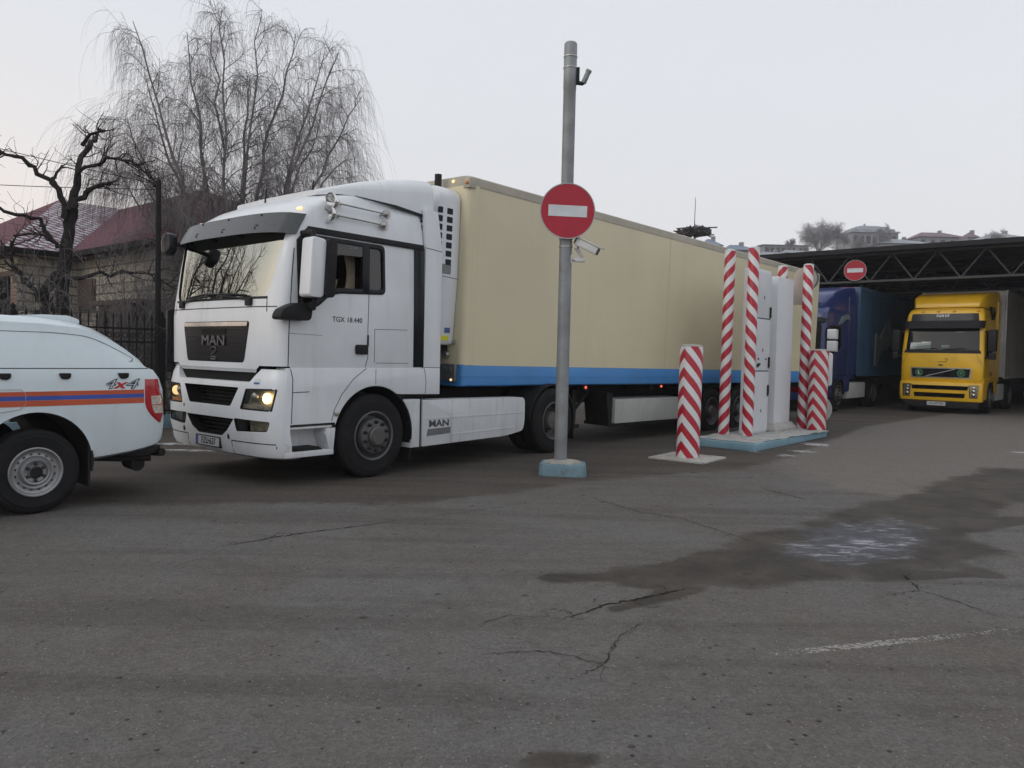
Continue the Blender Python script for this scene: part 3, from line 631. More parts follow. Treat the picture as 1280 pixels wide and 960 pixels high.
# ---- lower side: door extension, wing and steps
arch = [(.605*math.cos(a), .505 + .605*math.sin(a)) for a in [R(56) + R(108)*k/18 for k in range(19)]]   # over the wheel, rear to front
for s in (1, -1):
    f = MB(); poly = [(1.078, .985), (1.078, 1.322), (-1.235, 1.322), (-1.235, 1.1), (-1.215, .70), (-.585, .70)] + list(reversed(arch)) + [(.42, 1.0)]
    f.prism(poly, 'x', 1.02*s, 1.229*s); fd = f.build('wing_panel', M_white, semi, bevel=.012)
    f = MB(); seam_side(f, [(-.15, 1.318), (-.33, 1.20), (-.50, 1.02), (-.60, .85), (-.64, .72)], .009, 1.230*s); seam_side(f, [(.0, 1.31), (.0, 1.13)], .006, 1.230*s); seam_side(f, [(.80, 1.318), (.83, 1.15), (.82, 1.0)], .008, 1.230*s)
    seam_side(f, [(-1.19, 1.31), (-1.16, 1.2), (-1.17, .72)], .012, 1.230*s); seam_side(f, [(-1.16, 1.055), (-.95, 1.06)], .012, 1.230*s)
    absorb(fd, f, M_gap)
    f = MB(); f.lathe([(.030, 0), (.030, .012), (.001, .018)], (1.228*s, -.575, .80), 'x' , 14); 
    if s > 0: f.build('side_marker', M_chromedull, fd)
    # dark wheel arch liner
    f = MB(); o2 = [(.64*math.cos(a), .505+.64*math.sin(a)) for a in [R(-8)+R(186)*k/24 for k in range(25)]]; i2 = [(.595*math.cos(a), .505+.595*math.sin(a)) for a in [R(-8)+R(186)*k/24 for k in range(25)]]
    f.prism(o2 + i2[::-1], 'x', .62*s, 1.215*s); f.build('wheel_arch', M_blackpl, semi)
    # entry steps
    f = MB(); f.box(min(.95*s, 1.225*s), max(.95*s, 1.225*s), -1.235, -.60, .335, .40); f.box(min(.95*s, 1.0*s), max(.95*s, 1.0*s), -1.235, -.6, .40, .70); f.box(min(.95*s, 1.222*s), max(.95*s, 1.222*s), -1.238, -1.18, .40, .69)
    f.prism([(-.66, .40), (-.60, .40), (-.575, .64), (-.70, .64), (-.72, .58)], 'x', .95*s, 1.222*s); f.box(min(.95*s,1.21*s), max(.95*s,1.21*s), -1.2, -.6, .645, .67)
    stp = f.build('entry_step', M_white2, semi, bevel=.008)
    f = MB(); f.prism(rpoly([(-1.12, .402), (-.74, .402), (-.80, .44), (-1.06, .44)], .01), 'x', 1.02*s, 1.21*s); f.build('step_tread', M_chassis, stp)
    f = MB(); f.box(min(.97*s, 1.19*s), max(.97*s, 1.19*s), -1.21, -.62, .67, .705); f.build('step_gap', M_twigbrown, stp)
    # panel behind the wheel and the long side skirt
    back = [(.615*math.cos(a), .505+.615*math.sin(a)) for a in [R(-18) + R(62)*k/8 for k in range(9)]]
    f = MB(); f.prism(back + [(.74, .93), (.74, .315), (.60, .315)], 'x', 1.0*s, 1.222*s); f.build('wheel_rear_panel', M_white2, semi, bevel=.008)
    f = MB(); f.box(min(1.0*s, 1.2*s), max(1.0*s, 1.2*s), .742, .782, .31, .93); f.build('skirt_joint', M_dark, semi)
    f = MB(); f.prism(rpoly([(.785, .315), (2.45, .345), (2.83, .40), (2.87, .52), (2.87, .895), (.785, .915)], [.01, .2, .12, .12, .09, .01], 5), 'x', .95*s, 1.226*s); sk = f.build('side_skirt', M_white2, semi, bevel=.02)
    f = MB(); f.prism([(.80, .665), (2.865, .665), (2.865, .675), (.80, .68)], 'x', 1.22*s, 1.232*s); f.prism([(.80, .43), (2.6, .455), (2.6, .465), (.80, .442)], 'x', 1.22*s, 1.232*s); absorb(sk, f, M_white2)
    if s > 0:
        text_part('lettering', 'MAN', .125, M_letter, sk, (1.229, 1.08, .60), 'side', .005, sx=1.35, bold=.002)
        f = MB(); f.prism([(.86, .445), (1.29, .46), (1.30, .545), (.88, .535)], 'x', 1.225, 1.232); f.build('badge', M_badge, sk)
# door handle
f = MB(); f.prism(rpoly([(-.31, 1.485), (-.135, 1.485), (-.135, 1.60), (-.31, 1.60)], .025), 'x', 1.215, 1.25); f.box(1.218, 1.235, -.135, -.115, 1.58, 1.72); f.build('door_handle', M_blackpl, semi, bevel=.01)
# chassis, rear mudguards, fifth wheel, tank
f = MB()
for s in (1, -1): f.box(.36*s-.05, .36*s+.05, -1.0, 4.35, .72, .98)
f.box(-.45, .45, -.9, .6, .4, .9).box(-.9, .9, -.06, .06, .42, .6).box(-1.0, 1.0, 3.52, 3.68, .42, .62).box(-.4, .4, 1.2, 4.3, .9, 1.0); f.box(-.25, .25, .5, 3.4, .55, .7)
f.build('chassis_frame', M_chassis, semi)
f = MB()
for s in (1, -1): f.box(min(.5*s, 1.15*s), max(.5*s, 1.15*s), .9, 2.6, .40, .86)
f.build('fuel_tank', M_chassis, semi, bevel=.06)
f = MB(); f.lathe([(.45, 1.0), (.45, 1.07), (.1, 1.07)], (0, 3.0, 0), 'z', 24); f.build('fifth_wheel', M_chassis, semi)
for s in (1, -1):
    f = MB(); oo = [(3.6+.60*math.cos(a), .505+.58*math.sin(a)) for a in [R(8)+R(168)*k/20 for k in range(21)]]; ii = [(3.6+.57*math.cos(a), .505+.55*math.sin(a)) for a in [R(8)+R(168)*k/20 for k in range(21)]]
    f.prism(oo+ii[::-1], 'x', .58*s, 1.20*s); f.box(min(.6*s, 1.18*s), max(.6*s, 1.18*s), 4.19, 4.21, .18, .62); f.build('mudguard', M_blackpl, semi)
    f = MB(); f.box(min(.98*s, 1.19*s), max(.98*s, 1.19*s), .60, .62, .16, .5); f.build('mudflap', M_blackpl, semi)
    wheel(semi, 0, .505, .30, 1.205, s, 'front'); wheel(semi, 3.6, .505, .27, 1.225, s, 'rear'); wheel(semi, 3.6, .505, .27, .90, s, 'rear')
# ------------------------------------------------------------------ cream refrigerated trailer (origin on the ground under its front wall)
trl = thing('refrigerated_trailer', 'long cream box trailer with blue bottom rail and white cooling unit, behind the white lorry', 'trailer', (-1.7052, 11.525, 0), (R(-.43), R(1.29), R(-41.45)))
L = 13.27; ZB, ZS, ZT = 1.095, 1.40, 4.0; HW = 1.30
def body_ring(z, hw=HW, r=.10):
    q = rpoly([(-hw, 0), (hw, 0), (hw, L), (-hw, L)], [r, r, .03, .03], 5); return [(x, y, z) for x, y in q]
b = MB().loft([body_ring(ZS-.01), body_ring(ZT-.13)]); bx = b.build('box_body', M_cream, trl, 50)
MB().loft([body_ring(ZT-.13, HW+.006), body_ring(ZT-.02, HW+.006), body_ring(ZT, HW-.03)]).build('roof_edge_profile', M_creamtrim, trl, 40)
MB().loft([body_ring(ZB, HW-.02, .06), body_ring(ZB+.02, HW+.004, .06), body_ring(ZS-.02, HW+.004, .06), body_ring(ZS, HW-.01, .06)]).build('bottom_rail', M_blue, trl, 40)
m = MB()
m.box(HW-.01, HW+.0022, .02, L-.02, ZT-.145, ZT-.134)
for y in (.13, 5.45, 9.4): m.box(HW-.01, HW+.0022, y, y+.006, ZS+.01, ZT-.14)
absorb(bx, m, M_creamtrim)
m = MB(); m.box(HW-.01, HW+.0065, .01, L, ZB+.13, ZB+.14); m.build('rail_lip', M_blue, bx)
for s in (1, -1):  # front corner profiles
    m = MB(); m.prism(rpoly([(HW*s, .10), (HW*s+.012*s, .14), (HW*s+.012*s, .20), (HW*s, .22), (HW*s-.05*s, .2), (HW*s-.05*s, .10)], .008), 'z', ZS, ZT-.13); m.build('corner_profile', M_cream, trl, 40)
m = MB(); m.box(HW-.1, HW+.02, -.02, .12, ZT-.17, ZT-.035); m.build('corner_casting', M_creamtrim, trl, bevel=.015)
m = MB(); m.ball((HW-.30, -.02, ZT-.06), .022, 10, 6, (1.3, .5, 1)); m.build('marker_lamp', M_lampglow, trl)
m = MB(); m.ball((HW-.02, -.025, ZT-.10), .03, 10, 6); m.build('marker_lamp', M_orange, trl)
m = MB(); m.tube([(.80, -.12, 3.84), (.80, -.12, 4.04)], .05, 10); m.build('exhaust_stub', M_blackpl, trl)
# cooling unit on the front wall
ru = MB(); ru.prism(rpoly([(-1.12, 1.66), (1.12, 1.66), (1.17, 2.6), (1.17, 3.70), (1.06, 3.82), (-1.06, 3.82), (-1.17, 3.70), (-1.17, 2.6)], .06), 'y', -.42, -.004); ru = ru.build('cooling_unit', M_white, trl, bevel=.05)
m = MB()
for k in range(7):
    z = 3.44 - .115*k; m.prism(rpoly([(-.27, z), (-.165, z), (-.165, z+.08), (-.27, z+.08)], .012), 'x', 1.12, 1.1735)
    m.prism(rpoly([(-.415, z), (-.35, z), (-.35, z+.08), (-.415, z+.08)], .012), 'x', 1.14, 1.1735); m.box(.78, .86, -.424, -.40, z, z+.075)
absorb(ru, m, M_vent)
m = MB(); seam_side(m, [(-.40, 2.60), (-.02, 2.58)], .008, 1.1715); absorb(ru, m, M_gap)
m = MB(); m.prism([(-.34, 2.63), (-.16, 2.63), (-.16, 2.76), (-.34, 2.76)], 'x', 1.16, 1.1735); m.build('rating_plate', M_badge, ru)
m = MB(); m.prism([(-.36, 1.72), (-.12, 1.72), (-.12, 1.79), (-.36, 1.79)], 'x', 1.115, 1.133); m.build('warning_sticker', M_yellowtag, ru)
m = MB(); m.prism([(-.2, 1.83), (-.1, 1.83), (-.1, 1.9), (-.2, 1.9)], 'x', 1.115, 1.139); m.build('information_sticker', M_bluetag, ru)
m = MB(); m.box(-1.0, 1.0, -.30, -.004, 1.56, 1.66); m.build('unit_sill', M_blackpl, ru)
# sockets and lamp on the front wall
m = MB(); m.lathe([(.05, -.06), (.06, -.03), (.06, .0)], (1.0, 0, 1.53), 'y', 16); m.box(1.12, 1.16, -.03, 0, 1.68, 1.74); sck = m.build('air_coupling', M_chromedull, trl)
m = MB(); m.box(.95, 1.22, -.06, -.002, 1.16, 1.40); m.box(1.0, 1.06, -.075, -.06, 1.30, 1.36).box(1.1, 1.16, -.075, -.06, 1.30, 1.36); m.build('coupling_plate', M_badge, trl, bevel=.008)
m = MB(); m.ball((1.16, -.065, 1.18), .018, 10, 6); m.build('marker_lamp', M_lampglow, trl)
# marker lamps under the rail
for y in (2.95, 5.4):
    m = MB(); m.box(1.24, 1.285, y-.05, y+.05, 1.02, 1.09); sl = m.build('side_marker', M_blackpl, trl); m = MB(); m.ball((1.287, y, 1.055), .022, 10, 6); m.build('lamp_bulb', M_redglow, sl)
# running gear
m = MB()
for s in (1, -1): m.box(.45*s-.06, .45*s+.06, .6, L-.2, .72, 1.08)
for y in (3.1, 5.2, 7.0, 8.4, 9.7, 11.0, 12.6): m.box(-1.2, 1.2, y-.04, y+.04, .98, 1.09)
m.box(-1.0, 1.0, L-.15, L-.05, .45, .6); m.build('chassis_frame', M_chassis, trl)
for s in (1, -1):
    m = MB(); m.box(.92*s-.06, .92*s+.06, 3.0, 3.12, .42, 1.05); m.box(.92*s-.10, .92*s+.10, 2.94, 3.18, .34, .40); m.box(.92*s-.045, .92*s+.045, 3.015, 3.105, .35, .5); m.tube([(.92*s, 3.1, .6), (.92*s, 3.6, 1.0)], .03, 6); m.build('landing_leg', M_chassis, trl)
m = MB(); m.prism(rpoly([(3.92, .40), (6.35, .40), (6.35, .83), (3.92, .83)], .02), 'x', .72, 1.25); pb = m.build('pallet_box', M_greypanel, trl, bevel=.015)
m = MB(); m.prism([(3.70, .95), (3.90, .95), (3.90, .36), (3.82, .36)], 'x', .70, 1.2); m.box(.6, 1.2, 3.9, 6.4, .34, .398); m.build('box_bracket', M_chassis, pb)
for s in (1, -1):
    for y in (7.60, 8.91, 10.22):
        wheel(trl, y, .505, .38, 1.255, s, 'trailer')
        m = MB(); oo = [(y+.60*math.cos(a), .505+.56*math.sin(a)) for a in [R(20)+R(140)*k/14 for k in range(15)]]; ii = [(y+.58*math.cos(a), .505+.54*math.sin(a)) for a in [R(20)+R(140)*k/14 for k in range(15)]]
        m.prism(oo+ii[::-1], 'x', .85*s, 1.27*s); m.build('mudguard', M_blackpl, trl)
    m = MB()
    for y in (7.60, 8.91, 10.22): m.box(min(.3*s,.9*s), max(.3*s,.9*s), y-.07, y+.07, .43, .58)
    m.build('axle', M_chassis, trl) if False else None
    for y in (7.60, 8.91, 10.22): MB().box(min(.3*s,.9*s), max(.3*s,.9*s), y-.07, y+.07, .43, .58).build('axle', M_chassis, trl)
    m = MB(); m.box(min(.5*s,1.2*s), max(.5*s,1.2*s), L-.02, L+.02, .8, 1.05); m.build('tail_lamp', M_tailred, trl)
m = MB()
for s in (1, -1): m.box(min(.01*s,1.24*s), max(.01*s,1.24*s), L-.005, L+.035, 1.2, ZT-.16)
for x in (-.8, -.3, .3, .8): m.tube([(x, L+.06, 1.15), (x, L+.06, 3.8)], .018, 6)
m.build('rear_doors', M_cream, trl, bevel=.005)
# ------------------------------------------------------------------ pale pickup with canopy, at the left edge (origin on the ground under the rear axle)
pk = thing('pickup_truck', 'pale blue-white pickup with hard canopy and orange-blue stripe, cut off by the left edge', 'pickup', (-4.915, 7.395, 0), (0, 0, R(-40)))
# stations along y: (y, roof z, half width at sill/waist/shoulder, half width at roof, belly z)
ST = [(-4.12, .80, .60, .55, .50), (-4.05, .93, .78, .70, .42), (-3.85, 1.02, .88, .80, .36), (-3.3, 1.08, .91, .84, .34), (-2.75, 1.13, .915, .85, .34), (-2.3, 1.45, .915, .76, .34), (-1.85, 1.74, .915, .70, .34), (-1.5, 1.79, .915, .69, .34), (-.9, 1.80, .915, .69, .36),
      (-.62, 1.79, .915, .70, .40), (-.3, 1.785, .915, .70, .42), (.1, 1.775, .915, .70, .42), (.40, 1.745, .913, .69, .43), (.55, 1.70, .91, .685, .44), (.70, 1.62, .905, .68, .455), (.84, 1.52, .90, .68, .47), (.96, 1.41, .893, .69, .49), (1.06, 1.31, .883, .70, .51), (1.12, 1.24, .868, .72, .53), (1.17, 1.12, .845, .74, .57), (1.18, .95, .83, .73, .60), (1.15, .8, .81, .7, .63)]
def sect(y, zr, hw, hr, zb):
    zw = min(1.29, zr-.03); zm = (zb+zw)/2
    half = [(hw-.10, zb), (hw-.035, zb+.03), (hw-.012, zb+.12), (hw, zm), (hw-.005, zw-.12), (hw-.02, zw)]
    if zr > zw+.06:
        k = (zr-zw)
        half += [(hw-.025, zw+.012), (hw-.03-.12*k*.3, zw+k*.30), (hr+(hw-hr)*.42, zw+k*.62), (hr+.06, zr-k*.14), (hr-.02, zr-k*.04), (hr-.18, zr-.002), (hr*.3, zr+.008)]
    else:
        k = (zr-zw)
        half += [(hw-.03, zw+k*.2), (hw-.05, zw+k*.4), (hr+.04, zw+k*.6), (hr, zw+k*.75), (hr-.06, zw+k*.9), (hr-.2, zr), (hr*.3, zr)]
    return [(x, y, z) for x, z in half] + [(-x, y, z) for x, z in reversed(half)]
b = MB().loft([sect(*s) for s in ST]).build('body', M_ford, None, 40)
cc = []
for yy in (0, -3.22):
    cc.append(MB().lathe([(.475, -1.3), (.475, 1.3)], (0, yy, .44), 'x', 48).build('x', M_dark))
cut(b, cc, 40); b.parent = pk
def half_w(y, z):
    """half width of the shell at (y, z) by interpolation"""
    for a, c_ in zip(ST, ST[1:]):
        if a[0] <= y <= c_[0]:
            k = (y-a[0])/(c_[0]-a[0]); s1, s2 = sect(*a), sect(*c_); n = len(s1)//2; best = None
            pr = [(s1[i][0]*(1-k)+s2[i][0]*k, s1[i][2]*(1-k)+s2[i][2]*k) for i in range(n)]
            for p, q in zip(pr, pr[1:]):
                if min(p[1], q[1]) <= z <= max(p[1], q[1]) and abs(q[1]-p[1]) > 1e-6:
                    t = (z-p[1])/(q[1]-p[1]); return p[0]*(1-t)+q[0]*t
    return .88
def skin(mb, pts, w, lift=.003):
    """ribbon lying on the flank through (y, z) points"""
    P = []
    for a, c_ in zip(pts, pts[1:]):
        n = max(1, int(math.hypot(c_[0]-a[0], c_[1]-a[1])/.05)); P += [(a[0]+(c_[0]-a[0])*k/n, a[1]+(c_[1]-a[1])*k/n) for k in range(n)]
    P.append(pts[-1]); rings = []
    for i, p in enumerate(P):
        a, c_ = P[max(0, i-1)], P[min(len(P)-1, i+1)]; d = Vector((c_[0]-a[0], c_[1]-a[1])).normalized(); nn = Vector((-d[1], d[0]))*w*.5
        A = (p[0]+nn[0], p[1]+nn[1]); B = (p[0]-nn[0], p[1]-nn[1])
        xa, xb = half_w(*A), half_w(*B)
        rings.append([(xa+lift, A[0], A[1]), (xb+lift, B[0], B[1]), (xb-.01, B[0], B[1]), (xa-.01, A[0], A[1])])
    mb.loft(rings)
for nm, zz, mm in (('orange_stripe', (1.095, 1.063), M_strO), ('blue_stripe', (1.055, 1.025), M_strB), ('orange_stripe', (1.015, .972), M_strO)):
    m = MB(); z0, z1 = zz; skin(m, [(-2.6, (z0+z1)/2), (.955, (z0+z1)/2)], abs(z1-z0)+.008, .0035); m.build(nm, mm, pk, 40)
m = MB(); skin(m, [(-.66, 1.305), (1.06, 1.305)], .007, .003); m.build('canopy_joint', M_gap, pk, 40)
m = MB(); skin(m, rpoly([(-.66, 1.365), (-.66, 1.632), (.2, 1.63), (.48, 1.605), (.66, 1.53), (.90, 1.40), (.85, 1.37)], [0, 0, .3, .2, .2, .05, .04], 6), .0048, .002); m.build('canopy_side_panel', M_gap, pk, 40)
m = MB(); skin(m, [(-.30, 1.12), (-.12, 1.12), (-.085, 1.08), (-.085, .99), (-.13, .945), (-.3, .92)], .004, .0055); m.build('fuel_flap', M_chromedull, pk, 40)
for y in (-.245, .235, .755):
    m = MB(); x = half_w(y, 1.24); m.prism(rpoly([(y-.05, 1.262), (y+.05, 1.262), (y+.045, 1.22), (y+.02, 1.205), (y-.03, 1.21)], .012), 'x', x-.02, x+.022); m.build('tie_hook', M_blackpl, pk, bevel=.006)
# decal
x = half_w(.72, 1.13)
for txt, dy, mm in (('4', -.105, M_decaldark), ('x', 0, M_red), ('4', .105, M_decaldark)):
    sz = .135 if txt == '4' else .12
    text_part('drive_decal', txt, sz, mm, pk, (x+.003, .715+dy, 1.152), 'side', .001, shear=.35, sx=1.6, bold=.0035)
    if txt == '4': text_part('drive_decal_fill', txt, sz*.985, M_ford, pk, (x+.0052, .715+dy, 1.152), 'side', .001, shear=.35, sx=1.6, bold=-.003)
# lamps
m = MB()
def tail(s, t):
    z = .765 + .435*t; y0 = .965 + .15*max(0, (.5-t)/.5)**2; y = y0 + (1.13 - y0 + .045*math.sin(PI*min(1, t+.2)*.8))*s
    y1 = [1.135, 1.155, 1.168, 1.17, 1.166, 1.15, 1.128, 1.115][min(7, int(t*7.99))]*(1-(t*7.99) % 1) + [1.155, 1.168, 1.17, 1.166, 1.15, 1.128, 1.115, 1.11][min(7, int(t*7.99))]*((t*7.99) % 1); y = y0 + (y1-y0)*s; return (half_w(min(y, 1.169), z)+.012*(1-abs(2*s-1)**3)+.003, y, z)
m.slab(tail, 10, 12, (-.05, 0, 0)); tl = m.build('tail_lamp', M_tailred, pk, 50)
m = MB(); m.slab(lambda s, t: (lambda p: (p[0]+.004, p[1], p[2]))(tail(.30+.62*s, .22+.40*t)), 6, 6, (-.01, 0, 0)); m.build('clear_lens', M_tailclear, tl, 50)
m = MB(); m.slab(lambda s, t: (lambda p: (p[0]+.006, p[1], p[2]))(tail(.28+.66*s, .41+.015*t)), 6, 1, (-.01, 0, 0)); m.build('lens_divider', M_tailred, tl, 50)
m = MB(); m.slab(lambda s, t: ((-.55+1.1*s)*(1-.12*t), 1.125-.42*t+.002, 1.27+.34*t), 8, 4, (0, .006, .004)); m.build('canopy_rear_window', M_windark, pk)
m = MB(); m.prism(rpoly([(-.20, 1.765), (.18, 1.80), (.40, 1.80), (.50, 1.765), (.50, 1.72), (.1, 1.73)], .02), 'x', -.52, .52); m.build('roof_spoiler', M_ford, pk, 50, bevel=.02)
m = MB(); m.box(-.7, .7, .95, 1.22, .44, .52); m.box(-.12, .12, .9, 1.32, .40, .50); m.prism([(.5, .46), (.75, .45), (.95, .42), (1.1, .44), (1.15, .5), (.6, .54)], 'x', -.8, .8); m.build('rear_step_bumper', M_blackpl, pk, bevel=.03)
m = MB(); m.tube([(.62, .60, .44), (.62, .95, .40), (.68, 1.12, .40)], .045, 18); m.tube([(.45, 1.0, .34), (.66, 1.0, .33)], .07, 20); m.build('exhaust', M_chassis, pk)
m = MB(); m.tube([(.30, 1.1, .45), (.55, 1.2, .43), (.72, 1.22, .44)], .04, 16); m.build('tow_bar', M_chassis, pk)
for s in (1, -1):
    m = MB(); m.box(min(.62*s, .885*s), max(.62*s, .885*s), .44, .462, .20, .60); m.build('mudflap', M_blackpl, pk)
    m = MB(); oo = [(.49*math.cos(a), .44+.49*math.sin(a)) for a in [R(-12)+R(204)*k/24 for k in range(25)]]; ii = [(.468*math.cos(a), .44+.468*math.sin(a)) for a in [R(-12)+R(204)*k/24 for k in range(25)]]
    m.prism(oo+ii[::-1], 'x', .45*s, .895*s); m.build('wheel_arch', M_blackpl, pk)
    for y in (0, -3.22): wheel(pk, y, .38, .255, .90, s, 'steel', .208, rim_m=M_silver)
m = MB()
for s in (1, -1): m.box(.45*s-.05, .45*s+.05, -3.9, 1.0, .40, .52)
m.box(-.7, .7, -.07, .07, .3, .45); m.box(-.3, .3, -3.8, -2.0, .3, .5); m.build('chassis_frame', M_chassis, pk)
for s in (1, -1):
    for bl_, br_, tr_, tl_ in (((-2.08, 1.335), (-1.50, 1.335), (-1.52, 1.66), (-1.76, 1.66)), ((-1.43, 1.335), (-.74, 1.335), (-.78, 1.66), (-1.42, 1.66))):
        def pane(a_, b_, q=(bl_, br_, tr_, tl_), s=s):
            y = (q[0][0]*(1-a_)+q[1][0]*a_)*(1-b_) + (q[3][0]*(1-a_)+q[2][0]*a_)*b_; z = q[0][1]*(1-b_) + q[3][1]*b_; return ((half_w(y, z)+.004)*s, y, z)
        m = MB(); m.slab(pane, 8, 5, (-.008*s, 0, 0)); m.build('door_window', M_windark, pk)
def zroof(y):
    for a_, b_ in zip(ST, ST[1:]):
        if a_[0] <= y <= b_[0]: return a_[1] + (b_[1]-a_[1])*(y-a_[0])/(b_[0]-a_[0])
m = MB(); m.slab(lambda p, q: ((-.60+1.2*p)*(1-.12*q), -2.62+.66*q, zroof(-2.62+.66*q)+.012), 8, 8, (0, .012, -.02)); m.build('windscreen', M_windark, pk)
m = MB(); m.box(-.62, .62, -4.16, -4.06, .55, .85); m.build('grille', M_blackpl, pk, bevel=.02)
# ------------------------------------------------------------------ waiting lorries under the shelter
def far_cab(root, paint, hw, tab, wsq, sidewin, step_z=1.0):
    def u_of(v, z):
        h, uf, D, n, ur = lerp_tab(tab, z); return uf + D*sup(v/h, n)
    sh = MB().loft([cab_ring(h, uf, D, n, ur, z) for z, h, uf, D, n, ur in tab]).build('cab_body', paint)
    inner = MB().loft([cab_ring(h-.07, uf+.09, D, n, ur-.06, z) for z, h, uf, D, n, ur in tab[1:-1]]).build('x', M_inter)
    c1 = MB().prism(rpoly(wsq, .07), 'y', -2.2, -.7).build('x', M_blackpl); c2 = MB().prism(rpoly(sidewin, .05), 'x', -1.6, 1.6).build('x', M_blackpl)
    cut(sh, [inner, c1, c2]); sh.parent = root
    (x0, z0), (x1, z1) = wsq[0], wsq[2]
    def w(s, t):
        v = x0*1.0 + (wsq[1][0]-x0)*s; z = z0+(z1-z0)*t; return (v, u_of(v, z)+.02, z)
    MB().slab(w, 18, 5, (0, .012, 0)).build('windscreen', M_win, root, 60)
    for s in (1, -1):
        m = MB(); m.prism(rpoly(sidewin, .05), 'x', (hw-.035)*s, (hw-.025)*s); m.build('door_window', M_windark, root)
        m = MB(); wg = [(-.55, .62), (-.60, 1.08)]
        arch = [(.62*math.cos(a), .505 + .60*math.sin(a)) for a in [R(8)+R(164)*k/18 for k in range(19)]]
        m.prism([(1.0, .60), (1.05, 1.12), (-1.22, 1.12), (-1.20, .45), (-.66, .45)] + arch[::-1], 'x', (hw-.22)*s, (hw+.004)*s); m.build('wing_panel', paint, root, bevel=.012)
        m = MB(); oo = [(.62*math.cos(a), .505+.6*math.sin(a)) for a in [R(0)+R(180)*k/18 for k in range(19)]]; ii = [(.59*math.cos(a), .505+.57*math.sin(a)) for a in [R(0)+R(180)*k/18 for k in range(19)]]
        m.prism(oo+ii[::-1], 'x', (hw-.55)*s, (hw-.01)*s); m.build('wheel_arch', M_blackpl, root)
    m = MB(); m.box(-hw+.08, hw-.08, -1.0, -.6, z0-.3, z0-.06); m.build('dashboard', M_inter, root)
    m = MB()
    for x in (-.5, .5): m.box(x-.28, x+.28, .05, .25, 1.3, 2.35)
    m.build('seat', M_inter, root, bevel=.05)
    return u_of
def far_running(root, hw):
    m = MB()
    for s in (1, -1): m.box(.36*s-.05, .36*s+.05, -1.0, 4.35, .70, .96)
    m.box(-.5, .5, -.9, .6, .4, .9).box(-.9, .9, -.06, .06, .42, .6).box(-.9, .9, 3.54, 3.66, .42, .6); m.build('chassis_frame', M_chassis, root)
    for s in (1, -1):
        wheel(root, 0, .505, .30, hw-.01, s, 'front'); wheel(root, 3.6, .505, .5, hw, s, 'rear')
def curtain_trailer(name, label, loc, yaw, tarp, front, hw=1.26, y0=1.75, L=13.6, zb=1.15, zt=4.0, emblem=None, rail=None):
    t = thing(name, label, 'trailer', (loc[0] + y0*math.sin(yaw), loc[1] + y0*math.cos(yaw), 0), (0, 0, -yaw))
    MB().box(-hw+.03, hw-.03, 0, .06, zb, zt-.02).build('front_wall', front, t, bevel=.01)
    m = MB()
    def side(s_): 
        return lambda s, q: ((hw-.015+.012*math.sin(s*90)+.01*math.sin(s*23+q*4)*math.sin(PI*q))*s_, .07+(L-.1)*s, zb+.02+(zt-zb-.14)*q)
    m.slab(side(1), 120, 6, (-.012, 0, 0)); m.slab(side(-1), 60, 3, (.012, 0, 0)); tp = m.build('side_curtain', tarp, t, 60)
    m = MB(); m.box(-hw, hw, 0, L, zt-.015, zt); m.build('roof_sheet', M_greytarp, t)
    m = MB()
    for s in (1, -1):
        m.box(min((hw-.03)*s, (hw+.02)*s), max((hw-.03)*s, (hw+.02)*s), 0, L, zt-.13, zt+.01); m.box(min((hw-.03)*s, (hw+.015)*s), max((hw-.03)*s, (hw+.015)*s), 0, L, zb-.06, zb+.04)
        m.box(min((hw-.06)*s, (hw+.012)*s), max((hw-.06)*s, (hw+.012)*s), -.004, .09, zb, zt)
    m.build('edge_rail', rail or M_grayalu, t, bevel=.008)
    m = MB(); 
    for s in (1, -1): m.box(.45*s-.06, .45*s+.06, .6, L-.2, .74, zb)
    for y in (3.0, 5.5, 8.0, 11.0): m.box(-1.2, 1.2, y-.05, y+.05, zb-.12, zb-.02)
    for s in (1, -1): m.box(.9*s-.06, .9*s+.06, 3.0, 3.12, .30, 1.0)
    m.build('chassis_frame', M_chassis, t)
    MB().box(-hw, hw, L-.03, L+.03, zb, zt).build('rear_doors', M_grayalu, t)
    for y in (7.9, 9.2, 10.5):
        for s in (1, -1): wheel(t, y, .505, .38, hw-.05, s, 'trailer')
    if emblem:
        m = MB(); m.prism(emblem, 'x', hw-.03, hw+.004); m.build('curtain_emblem', M_emblem, tp, 0)
    return t
Y41 = R(41)
# --- yellow lorry
ye = thing('yellow_truck', 'yellow lorry tractor with black sun visor and round green grille badges, under the shelter', 'lorry', (14.329, 25.168, 0), (0, 0, -Y41))
FT_ = [(.98, 1.13, -1.36, .18, 3.4, .80), (1.05, 1.15, -1.39, .18, 3.4, .8), (1.45, 1.16, -1.39, .18, 3.4, .8), (1.9, 1.16, -1.37, .18, 3.4, .8), (2.65, 1.13, -1.24, .18, 3.4, .8), (3.1, 1.08, -1.15, .2, 3.2, .8), (3.24, 1.04, -1.08, .24, 3.0, .8), (3.31, .98, -.95, .3, 2.8, .78), (3.34, .85, -.7, .3, 2.6, .7)]
yu = far_cab(ye, M_yellow, 1.16, FT_, ((-1.03, 1.96), (1.03, 1.96), (.99, 2.72), (-.99, 2.72)), [(-1.0, 1.75), (-.85, 1.72), (.15, 1.95), (.15, 2.6), (-.9, 2.6)])
m = MB(); patch_front(m, ((-1.08, 1.885), (1.08, 1.885), (1.05, 1.985), (-1.05, 1.985)), yu, -.012, .03, 18, 1); m.build('windscreen_sill', M_blackpl, ye)
m = MB(); patch_front(m, ((-.96, 2.86), (.96, 2.86), (.93, 3.13), (-.93, 3.13)), yu, -.015, .03, 16, 2); sgn = m.build('roof_sign_panel', M_blackgl, ye, 50)
